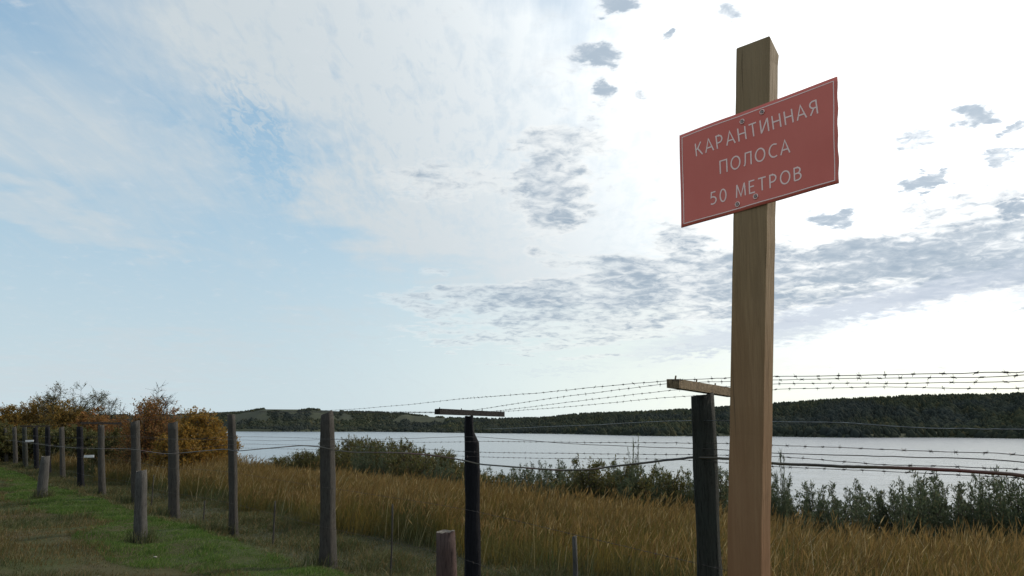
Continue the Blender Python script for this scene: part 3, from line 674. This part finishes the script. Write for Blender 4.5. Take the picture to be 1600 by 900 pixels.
# lettering
def arc(cx, cy, rx, ry, a0, a1, n=12): return [(cx + rx * math.cos(R(a0 + (a1 - a0) * k / n)), cy + ry * math.sin(R(a0 + (a1 - a0) * k / n))) for k in range(n + 1)]
GL = {  # strokes of each capital, cap height 1: (advance width, polylines)
    'К': (.56, [[(.04, 0), (.04, 1)], [(.07, .50), (.20, .56), (.50, 1)], [(.20, .56), (.55, 0)]]),
    'А': (.66, [[(.01, 0), (.33, 1), (.65, 0)], [(.13, .32), (.53, .32)]]),
    'Р': (.54, [[(.05, 0), (.05, .97), (.22, .97)] + arc(.22, .70, .27, .27, 90, -90) + [(.08, .43)]]),
    'Н': (.64, [[(.05, 0), (.05, 1)], [(.59, 0), (.59, 1)], [(.08, .52), (.56, .52)]]),
    'Т': (.58, [[(0, .965), (.58, .965)], [(.29, 0), (.29, .93)]]),
    'И': (.64, [[(.05, 1), (.05, 0)], [(.08, .06), (.56, .94)], [(.59, 1), (.59, 0)]]),
    'Я': (.56, [[(.51, 0), (.51, .97), (.34, .97)] + arc(.32, .72, .26, .25, 90, 270) + [(.48, .47)], [(.30, .46), (.03, 0)]]),
    'П': (.62, [[(.05, 0), (.05, .965), (.57, .965), (.57, 0)]]),
    'О': (.76, [arc(.38, .5, .34, .475, 90, 450, 26)]),
    'Л': (.62, [[(0, .04), (.07, .07), (.12, .25), (.15, .965), (.57, .965), (.57, 0)]]),
    'С': (.60, [arc(.40, .5, .36, .475, 58, 302, 20)]),
    '5': (.52, [[(.45, .965), (.11, .965), (.08, .56)] + arc(.20, .32, .28, .285, 105, -125, 14)]),
    '0': (.56, [arc(.28, .5, .235, .475, 90, 450, 24)]),
    'М': (.80, [[(.04, 0), (.10, 1)], [(.11, .97), (.40, .06), (.69, .97)], [(.70, 1), (.76, 0)]]),
    'Е': (.50, [[(.46, .965), (.05, .965), (.05, .035), (.48, .035)], [(.08, .52), (.42, .52)]]),
    'В': (.56, [[(.05, .035), (.05, .965), (.25, .965)] + arc(.25, .75, .22, .215, 90, -90) + [(.08, .535)], [(.25, .535)] + arc(.27, .285, .25, .25, 90, -90) + [(.05, .035)]]),
    ' ': (.26, [])}
def lettering(txt, base_l, base_r, top_l):
    o_, r_, t_ = pl(*base_l), pl(*base_r), pl(*top_l); X_ = r_ - o_; Y_ = t_ - o_; gap = .25; x = 0; glyphs = []
    for ch in txt: glyphs.append((x, ch)); x += GL[ch][0] + gap
    total = x - gap; V_ = []; fs = []; hw = .052; ns = 0; k_ = np.linalg.norm(Y_) / (np.linalg.norm(X_) / total)
    for gx_, ch in glyphs:
        for line in GL[ch][1]:
            p = np.array(line, float); d = np.diff(p, axis=0); d /= np.linalg.norm(d, axis=1)[:, None] + 1e-9
            closed = np.allclose(p[0], p[-1]); ns += 1; b0 = len(V_)
            for q in range(len(p)):
                d0 = d[q - 1] if q > 0 else (d[-1] if closed else d[0]); d1_ = d[q] if q < len(d) else (d[0] if closed else d[-1])
                n_ = np.array([-(d0[1] + d1_[1]), d0[0] + d1_[0]]); n_ /= np.linalg.norm(n_); m_ = hw / max(.5, abs(n_ @ np.array([-d0[1], d0[0]])))
                for sg in (1, -1):
                    u = p[q] + n_ * m_ * sg; V_.append(warp(o_ + X_ * ((gx_ + u[0]) / total) + Y_ * u[1], .0007 + .00005 * (ns % 4)))
                if q: a_ = b0 + 2 * q; fs.append((a_ - 2, a_ - 1, a_ + 1, a_))
    return link('lettering', mesh('lettering', V_, fs, M['print']), sroot)
lettering('КАРАНТИННАЯ', (1089, 245), (1279, 177), (1087, 225.5))['label'] = 'top line of pale capitals reading КАРАНТИННАЯ'
lettering('ПОЛОСА', (1125, 272), (1234, 238), (1124.5, 252))['label'] = 'middle line of pale capitals reading ПОЛОСА'
lettering('50 МЕТРОВ', (1110, 320.5), (1252.5, 280), (1109.5, 301))['label'] = 'bottom line of pale characters reading 50 МЕТРОВ'
for (px, py) in ((1160, 190), (1191, 175), (1152, 319), (1181, 307)):
    c_ = warp(pl(px, py), .002); gm = Geo(); a_ = np.linspace(0, 2 * math.pi, 15); ringp = [c_ + (eu * math.cos(t) + ev * math.sin(t)) * .0072 for t in a_]
    gm.tube(ringp, .0016, 5); gm.tube([c_ - nn3 * .0015, c_ + nn3 * .0016], .0042, 8, 1)
    link('screw', gm.mesh('screw', [M['print'], M['backing']]), sroot)

# ================================================================ grass
def blades(x, y, h, w, mat, name, lean=.35, zoff=-.02, seg2=True, wind=(.25, -.05)):
    n = len(x); z = gz(x, y) + zoff; yaw = rng.uniform(0, 2 * math.pi, n); la = rng.normal(0, lean, n) ; lb = rng.normal(0, lean, n)
    ux, uy = np.cos(yaw) * w / 2, np.sin(yaw) * w / 2; lx = (la + wind[0]) * h; ly = (lb + wind[1]) * h
    V_ = np.empty((n, 5, 3)); V_[:, 0] = np.stack([x - ux, y - uy, z], 1); V_[:, 1] = np.stack([x + ux, y + uy, z], 1)
    mx_, my_, mz = x + lx * .35, y + ly * .35, z + h * .6
    V_[:, 2] = np.stack([mx_ + ux * .8, my_ + uy * .8, mz], 1); V_[:, 3] = np.stack([mx_ - ux * .8, my_ - uy * .8, mz], 1)
    V_[:, 4] = np.stack([x + lx, y + ly, z + h * (1 - .25 * (la * la + lb * lb))], 1)
    b_ = (np.arange(n) * 5)[:, None]
    return V_.reshape(-1, 3), [np.concatenate([b_, b_ + 1, b_ + 2, b_ + 3], 1), np.concatenate([b_ + 3, b_ + 2, b_ + 4], 1)], V_[:, 4]
def put(name, parts, mats, label, cat):
    VV, PP, MI = [], [], []; base = 0
    for (v, p, m_) in parts:
        for q in p: PP.append(q + base); MI.append(np.full(len(q), m_))
        VV.append(v); base += len(v)
    # keep loops ordered: polygons of equal size per array
    o = link(name, npmesh(name, np.concatenate(VV), PP, mats, MI)); tag(o, label, cat, kind='stuff'); return o
def strip_pts(n, e0, e1, s0, s1, power=1.6):
    s_ = s0 + (s1 - s0) * rng.uniform(0, 1, n) ** power; e_ = rng.uniform(e0, e1, n)
    s_ = s_ + 2.0; x = TX * s_ + NX * (D0 + e_); y = TY * s_ + NY * (D0 + e_)
    k = (y > 1.6) & (np.abs(x) < y * .74 + 1.5); return x[k], y[k], e_[k]
# bank: bright turf near the fence, browner rough stuff further from it
x, y, e_ = strip_pts(330000, -2.9, .1, 3, 46, 1.4); nz = vnoise(x, y, .7) * .9 - .45
k = (e_ > -1.55 + nz * 1.3) & (e_ < -.22 + nz * .3); tuft = vnoise(x[k], y[k], 3.1)
h = (.035 + .06 * tuft ** 2) * rng.uniform(.6, 1.3, k.sum())
v1, p1, _ = blades(x[k], y[k], h, np.clip(.0028 + .00035 * y[k], 0, .012), None, '')
put('green_turf', [(v1, p1, 0)], [M['green']], 'bright short green grass in a strip along the top of the bank', 'grass')
x, y, e_ = strip_pts(300000, -9, -.7, 2, 46, 1.3); nz = vnoise(x, y, .7) * .9 - .45
k = (e_ < -1.35 + nz * 1.3); x, y = x[k], y[k]; tuft = vnoise(x, y, 1.6); pick = vnoise(x + 40, y, .9) + rng.normal(0, .10, len(x))
h = (.04 + .16 * tuft ** 2.2) * rng.uniform(.5, 1.3, len(x)); w = np.clip(.003 + .0004 * y, 0, .013)
kk = pick < .60
va, pa, _ = blades(x[kk], y[kk], h[kk], w[kk], None, '', .5); vb, pb, _ = blades(x[~kk], y[~kk], h[~kk] * .8, w[~kk], None, '', .4)
put('dry_weeds', [(va, pa, 0), (vb, pb, 1)], [M['dry'], M['under']], 'brown dried weeds and rough dull grass on the bank at the lower left', 'weeds')
# trampled strip behind the fence
x, y, e_ = strip_pts(330000, -.3, 3.1, -5, 46, 1.4); tuft = vnoise(x, y, 1.3); k = rng.uniform(0, 1, len(x)) < .38 + .9 * tuft ** 2; x, y, e_, tuft = x[k], y[k], e_[k], tuft[k]
h = (.05 + .16 * tuft ** 2 + .10 * sm(e_, 2, 3.4)) * rng.uniform(.5, 1.3, len(x)); kk = rng.uniform(0, 1, len(x)) < .75
va, pa, _ = blades(x[kk], y[kk], h[kk], .004 + .0003 * y[kk], None, '', .55); vb, pb, _ = blades(x[~kk], y[~kk], h[~kk] * 1.2, .004 + .0003 * y[~kk], None, '', .6)
x2, y2, e2 = strip_pts(60000, 1.7, 6.0, -7, 46, 1.4); k = rng.uniform(0, 1, len(x2)) < vnoise(x2, y2, .8) * (1.15 - .16 * (e2 - 1.7)); x2, y2 = x2[k], y2[k]
vc, pc, _ = blades(x2, y2, rng.uniform(.16, .42, len(x2)), .006 + .0004 * y2, None, '', .35)
vd, pd, _ = blades(x2[::14], y2[::14], rng.uniform(.5, .95, len(x2[::14])), .004 + .0002 * y2[::14], None, '', .22, wind=(.25, -.05))
tx, ty = [], []
for q in [p_[:2] for p_ in P3[:12]] + [o_.location[:2] for o_ in bpy.data.objects if o_.name.startswith('post_stump')]:
    n_ = 260; a_ = rng.uniform(0, 6.28, n_); r_ = rng.uniform(.04, .24, n_); tx.append(q[0] + np.cos(a_) * r_); ty.append(q[1] + np.sin(a_) * r_)
tx, ty = np.concatenate(tx), np.concatenate(ty); ve, pe, _ = blades(tx, ty, rng.uniform(.06, .30, len(tx)), .004 + .0004 * ty, None, '', .4)
put('rough_grass', [(va, pa, 0), (vb, pb, 1), (vc, pc, 0), (vd, pd, 2), (ve, pe, 0)], [M['under'], M['dry'], M['straw']], 'dull low grass on the trampled strip behind the fence', 'grass')
# tall golden grass
def seedheads(tip, h, w, lean):
    n = len(tip); yaw = rng.uniform(0, math.pi, n); dirx = lean[:, 0] ; diry = lean[:, 1]; b = []
    up = np.stack([dirx, diry, np.ones(n)], 1); up /= np.linalg.norm(up, axis=1)[:, None]
    bot = tip - up * h[:, None] * .75; top = tip + up * h[:, None] * .25 + np.stack([dirx, diry, dirx * 0 - .1], 1) * h[:, None] * .4
    mid = bot * .62 + top * .38; V_ = []
    for k in range(2):
        sx_ = np.stack([np.cos(yaw + k * 1.57), np.sin(yaw + k * 1.57), 0 * yaw], 1) * w[:, None] / 2; V_ += [bot, mid + sx_, top, mid - sx_]
    V_ = np.stack(V_, 1).reshape(-1, 3); b_ = (np.arange(n) * 8)[:, None]
    return V_, [np.concatenate([b_, b_ + 1, b_ + 2, b_ + 3], 1), np.concatenate([b_ + 4, b_ + 5, b_ + 6, b_ + 7], 1)]
x, y, e_ = strip_pts(240000, 1.4, 7.6, -9, 52, 1.5); dn = vnoise(x, y, .9)
ed0 = 2.1 + (vnoise(x, y, .6) - .5) * 1.3
k = (rng.uniform(0, 1, len(x)) < (.35 + .9 * dn)) & (e_ > ed0 - .25); x, y, e_, ed0 = x[k], y[k], e_[k], ed0[k]
hh = (.42 + .20 * sm(e_, 2.4, 4.4) + .26 * (vnoise(x, y, .5) - .3)) * rng.normal(1, .19, len(x)); hh = np.clip(hh * (1 - .14 * sm(e_, 4.5, 6.5)), .18, 1.0)
wd = np.clip(.0035 + .00028 * y, 0, .013)
vs, ps, tips = blades(x, y, hh, wd * .65, None, '', .17, wind=(.10, -.02))
kk = rng.uniform(0, 1, len(x)) < .62; lean = (tips - np.stack([x, y, tips[:, 2]], 1))[:, :2] / hh[:, None] * 1.6
vh, ph = seedheads(tips[kk], rng.uniform(.10, .2, kk.sum()), wd[kk] * rng.uniform(1.0, 2.5, kk.sum()), lean[kk])
ii = rng.integers(0, len(x), 120000); xx = x[ii] + rng.normal(0, .05, len(ii)); yy = y[ii] + rng.normal(0, .05, len(ii))
vl, pl2, _ = blades(xx, yy, hh[ii] * rng.uniform(.35, .9, len(ii)), wd[ii] * 1.0, None, '', .34, wind=(.08, 0))
gk = rng.uniform(0, 1, len(ii)) < .9 * sm(vnoise(xx, yy, .75), .45, .75); jj = np.nonzero(gk)[0][::2]
vg, pg, _ = blades(xx[jj], yy[jj], hh[ii][jj] * rng.uniform(.6, 1.1, len(jj)), wd[ii][jj] * 1.3, None, '', .30)
put('golden_grass', [(vs, ps, 0), (vh, ph, 1), (vl, pl2, 0), (vg, pg, 2)], [M['gold'], M['head'], M['under']], 'tall golden autumn grass with seed heads between the fence and the lake', 'tall grass')

# ================================================================ bushes and trees
def leaf_quads(pos, dirv, size, asp=.42):
    n = len(pos); d = dirv / (np.linalg.norm(dirv, axis=1)[:, None] + 1e-9); r_ = rng.normal(0, 1, (n, 3)); s_ = np.cross(d, r_); s_ /= np.linalg.norm(s_, axis=1)[:, None] + 1e-9
    sz = size[:, None]; V_ = np.stack([pos, pos + d * sz * .5 + s_ * sz * asp * .5, pos + d * sz, pos + d * sz * .5 - s_ * sz * asp * .5], 1)
    b_ = (np.arange(n) * 4)[:, None]; return V_.reshape(-1, 3), [np.concatenate([b_, b_ + 1, b_ + 2, b_ + 3], 1)]
def branchy(H, Wd, nmain, nsub, nleaf, lsize, spread=1.0, up=.0, r0=.03, droop=0, split=2, top_pow=1.0, leaf_from=.25):
    "stems from one root, side twigs off each, leaves along the twigs; unit-less metres"
    gm = Geo(); LP, LD = [], []
    for m_ in range(nmain):
        a_ = 2 * math.pi * (m_ + rng.uniform(-.4, .4)) / nmain; tilt = rng.uniform(.05, 1) ** .7 * spread
        hgt = H * (1 - .42 * tilt ** 2 * top_pow) * rng.uniform(.82, 1.0); ex = math.cos(a_) * Wd / 2 * tilt * .8; ey = math.sin(a_) * Wd / 2 * tilt * .8
        pts = []; n = 7; ph = rng.uniform(0, 6, 2)
        for k in range(n): t = k / (n - 1); pts.append(np.array([ex * t ** .8 + math.sin(ph[0] + t * 5) * .02 * H * t, ey * t ** .8 + math.sin(ph[1] + t * 5) * .02 * H * t, hgt * t]))
        pts = np.array(pts); gm.tube(pts, np.linspace(r0, r0 * .18, n), 4)
        for q in range(nsub):
            t = rng.uniform(leaf_from, 1.0); i = min(int(t * (n - 1)), n - 2); f = t * (n - 1) - i; p0 = pts[i] * (1 - f) + pts[i + 1] * f
            a2 = rng.uniform(0, 2 * math.pi); ll = (1.15 - t) * rng.uniform(.5, 1.1) * Wd * .33 + .06 * H
            dirv = np.array([math.cos(a2), math.sin(a2), rng.uniform(.2, 1.0) + up]); dirv /= np.linalg.norm(dirv)
            p1 = p0 + dirv * ll * .55 + rng.normal(0, .03, 3) * ll; p2 = p0 + dirv * ll + np.array([0, 0, (.25 - droop) * ll]); gm.tube([p0, p1, p2], [r0 * .34, r0 * .2, r0 * .08], 3)
            ends = [(p0, p1, p2)]
            for _ in range(split):
                p3 = p1 + (dirv + rng.normal(0, .55, 3)) * ll * .55; gm.tube([p1, (p1 + p3) / 2 + rng.normal(0, .02, 3) * ll, p3], [r0 * .2, r0 * .12, r0 * .06], 3); ends.append((p1, (p1 + p3) / 2, p3))
            for (q0, q1, q2) in ends:
                tt = rng.uniform(.15, 1.08, nleaf)[:, None]; LP.append(q0 * (1 - tt) + q2 * tt + rng.normal(0, .05, (nleaf, 3)) * ll); LD.append(rng.normal(0, .6, (nleaf, 3)) + dirv)
    LP = np.concatenate(LP) if LP else np.zeros((0, 3)); LD = np.concatenate(LD) if LD else np.zeros((0, 3))
    return gm, LP, LD, rng.uniform(.6, 1.35, len(LP)) * lsize
def plant(name, cat, label, x, y, z, args, leafmat, group=None, asp=.5, stemname='stems', leafname='foliage'):
    gm, LP, LD, S = branchy(**args); r_ = empty(name, (x, y, z)); tag(r_, label, cat, group)
    link(stemname, gm.mesh(stemname, M['twig']), r_)
    if len(LP): v, p = leaf_quads(LP, LD, S, asp); link(leafname, npmesh(leafname, v, p, M[leafmat]), r_)
    return r_
def place(px, top_py, Yd):
    q = at(px, top_py, Yd); z0 = float(gz(q[0], q[1])) - .05; return q[0], q[1], z0, q[2] - z0
AUT = 'autumn shrubs at the far end of the fence'
def shrub(px, tp, Yd, wpx, mat, label, leaf=.075, nm=16, ns=18, nl=9, name='autumn_bush', **k):
    x, y, z, H = place(px, tp, Yd); W_ = wpx / F * Yd
    a_ = dict(H=H, Wd=W_, nmain=nm, nsub=ns, nleaf=nl, lsize=leaf, r0=.020, leaf_from=.06); a_.update(k)
    return plant(name, 'bush', label, x, y, z, a_, mat, AUT)
shrub(245, 622, 28, 122, 'russet', 'reddish-brown bush with bare twigs poking out of its top, behind the grey posts', .060, 24, 30, 13)
shrub(318, 640, 26, 100, 'orange', 'rounded orange-brown bush at the right end of the shrubs, next to the lake', .060, 24, 34, 16)
shrub(282, 668, 25, 90, 'orange', 'low orange bush in front of the reddish one', .060, 20, 28, 15)
shrub(352, 668, 27, 60, 'yellow', 'small yellow bush touching the water view, beside the slim grey post', .055, 16, 24, 14)
shrub(198, 650, 31, 80, 'russet', 'dark russet bush left of the reddish-brown one', .065, 18, 26, 13)
shrub(178, 672, 29, 70, 'olive', 'low olive bush behind the pair of grey and black posts', .065, 18, 24, 14)
for (px, tp, Yd, w, mat, lab) in ((-55, 634, 50, 110, 'brownleaf', 'brown bush running out of the picture at the left edge'), (14, 634, 48, 110, 'brownleaf', 'broad brown bush at the left edge below the open sky'), (62, 618, 50, 100, 'brownleaf', 'tallest brown bush left of the bare trees'),
        (112, 622, 47, 90, 'brownleaf', 'brown bush under the bare trees'), (152, 636, 45, 75, 'russet', 'smaller red-brown bush right of the bare trees'),
        (0, 664, 38, 110, 'olive', 'dark olive bush low at the left edge behind the fence'), (58, 668, 39, 100, 'olive', 'dark olive bush behind the farthest black posts'), (112, 664, 37, 90, 'olive', 'dark olive bush behind the thin black post'), (150, 676, 34, 70, 'olive', 'small olive bush between the black post and the russet bushes')):
    shrub(px, tp, Yd, w, mat, lab, .095, 22, 26, 16)
def bare(px, tp, Yd, wpx, label, nl=2, nm=9, sp=1.0):
    x, y, z, H = place(px, tp, Yd); W_ = wpx / F * Yd
    plant('bare_tree', 'tree', label, x, y, z, dict(H=H, Wd=W_, nmain=nm, nsub=24, nleaf=nl, lsize=.075, spread=sp, r0=.030, split=5, leaf_from=.35), 'olive', 'nearly bare young trees', stemname='trunks', leafname='foliage')
bare(90, 593, 49, 62, 'nearly bare tree with an upright top, left one of the pair above the brown bushes', 3)
bare(142, 595, 48, 90, 'wider nearly bare tree with spreading twigs, right one of the pair above the brown bushes', 3, 12)
bare(176, 612, 46, 60, 'thin bare sapling just right of the wide bare tree', 1, 8)
bare(250, 604, 28.6, 70, 'bare upright twigs standing in the reddish-brown bush', 0, 8, .8)

# bushes along the shore: a few shapes, copied
def sage_proto():
    gm = Geo(); LP, LD = [], []
    for m_ in range(int(rng.integers(9, 13))):
        a_ = rng.uniform(0, 6.28); sp = rng.uniform(.03, .36); hgt = rng.uniform(.5, 1.0) ** .8; n = 8; ph = rng.uniform(0, 6)
        pts = np.array([[math.cos(a_) * sp * (k / 7) ** .8 + .012 * math.sin(ph + k), math.sin(a_) * sp * (k / 7) ** .8 + .012 * math.cos(ph + k), hgt * k / 7] for k in range(n)]); gm.tube(pts, np.linspace(.007, .0018, n), 3)
        for q in range(60):
            t = rng.uniform(.04, 1.0) ** 1.1 ; i = min(int(t * 7), 6); f = t * 7 - i; p0 = pts[i] * (1 - f) + pts[i + 1] * f; a2 = rng.uniform(0, 6.28)
            ll = (.035 + .17 * (1 - t) ** .75) * rng.uniform(.5, 1.2); d = np.array([math.cos(a2), math.sin(a2), rng.uniform(.7, 1.7)]); d /= np.linalg.norm(d)
            nl = 7; tt = rng.uniform(0, 1, nl)[:, None]; LP.append(p0 + d * ll * tt + rng.normal(0, .010, (nl, 3))); LD.append(d + rng.normal(0, .5, (nl, 3)))
            if q % 3 == 0: gm.tube([p0, p0 + d * ll], [.002, .001], 3)
    return gm, np.concatenate(LP), np.concatenate(LD)
sp_ = [];
for k in range(7):
    gm, LP, LD = sage_proto(); v, p = leaf_quads(LP, LD, rng.uniform(.022, .048, len(LP)), .34)
    sp_.append((gm.mesh('stems', M['twig']), npmesh('foliage', v, p, M['sage'])))
op_ = []
for k in range(5):
    gm, LP, LD, S = branchy(H=1.0, Wd=1.3, nmain=15, nsub=13, nleaf=9, lsize=.042, r0=.010, leaf_from=.05, up=.4)
    v, p = leaf_quads(LP, LD, S, .45); op_.append((gm.mesh('stems', M['twig']), npmesh('foliage', v, p, M['olive'])))
def shore(px, tp, Yd, wide, protos, name, cat, label, group, ex=0):
    x, y, z, H = place(px, tp, Yd)
    if H < .3: return
    r_ = empty(name, (x, y, z), rng.uniform(0, 6.28)); tag(r_, label, cat, group); st, fo = protos[int(rng.integers(0, len(protos)))]
    k = float(H); wx = wide
    r_.scale = (wx, wx, k); link('stems', st, r_); link('foliage', fo, r_)
def eY(px, e_): d = ray(px, 668); return (D0 + e_) / (NX * d[0] / d[1] + NY)
G1, G2, G3 = 'olive-brown bushes on the shore left of the black post', 'grey-green weeds on the shore between the black post and the sign', 'grey-green weeds on the shore right of the sign'
cx = [400, 430, 470, 520, 560, 600, 640, 680, 710, 735]; cy = [726, 714, 700, 688, 683, 684, 690, 702, 712, 724]
for px in np.arange(408, 742, 13): shore(px + rng.uniform(-5, 5), np.interp(px, cx, cy) + rng.uniform(-3, 9), eY(px, rng.uniform(8.0, 11)), rng.uniform(1.0, 1.5), op_, 'shore_bush', 'bush', 'rounded olive-brown bush in the clump on the shore left of the black post', G1)
for px in np.arange(560, 760, 11): shore(px + rng.uniform(-5, 5), np.interp(px, cx, cy) + rng.uniform(4, 18), eY(px, rng.uniform(7.6, 10)), rng.uniform(.9, 1.3), sp_, 'shore_weed', 'bush', 'tall feathery weed in the clump on the shore left of the black post', 'feathery weeds among the bushes left of the black post')
cx = [745, 775, 800, 850, 900, 950, 990, 1030, 1070, 1120]; cy = [738, 733, 728, 722, 719, 722, 722, 732, 738, 730]
for px in np.arange(748, 1140, 8.5): shore(px + rng.uniform(-4, 4), np.interp(px, cx, cy) + rng.uniform(-6, 16), eY(px, rng.uniform(8.0, 10.5)), rng.uniform(1.0, 1.5), sp_ if rng.uniform() < .75 else op_, 'shore_weed', 'bush', 'grey-green feathery weed on the shore between the black post and the sign', G2)
shore(990, 682, eY(990, 8.5), .42, sp_, 'shore_weed', 'bush', 'tallest lone feathery weed rising over the water left of the crossbar post', None)
shore(1219, 702, eY(1219, 7.2), .40, sp_, 'shore_weed', 'bush', 'tall feathery weed directly right of the sign post', None)
cx = [1205, 1225, 1250, 1285, 1320, 1350, 1380, 1420, 1445, 1480, 1510, 1545, 1575, 1600, 1660]; cy = [735, 745, 772, 758, 762, 768, 755, 742, 736, 742, 756, 742, 732, 738, 735]
for px in np.arange(1207, 1700, 9): shore(px + rng.uniform(-5, 5), np.interp(px, cx, cy) + (rng.uniform(-14, 12) if rng.uniform() < .55 else rng.uniform(12, 44)), eY(px, rng.uniform(7.4, 9.8)), rng.uniform(.9, 1.35), sp_, 'shore_weed', 'bush', 'grey-green feathery weed on the shore right of the sign', G3)

# a pale stone lying in the dead grass, and fallen leaves on the turf
def stone(px, py, Yd, s_, label):
    q = at(px, py, Yd); bmh = bmesh.new(); bmesh.ops.create_icosphere(bmh, subdivisions=2, radius=1)
    for v in bmh.verts: k = 1 + rng.normal(0, .09); v.co = Vector((v.co.x * s_ * k, v.co.y * s_ * .7 * k, v.co.z * s_ * .38 * k))
    me = bpy.data.meshes.new('stone'); bmh.to_mesh(me); bmh.free(); me.materials.append(M['stone']); o = link('stone', me, None, (q[0], q[1], float(gz(q[0], q[1])) + s_ * .25 + .03)); tag(o, label, 'stone')
stone(150, 886, 8.5, .11, 'pale flat stone in the dead grass at the bottom left')
stone(244, 853, 10.0, .026, 'small pale pebble in the turf beside the leaning cut-off post')
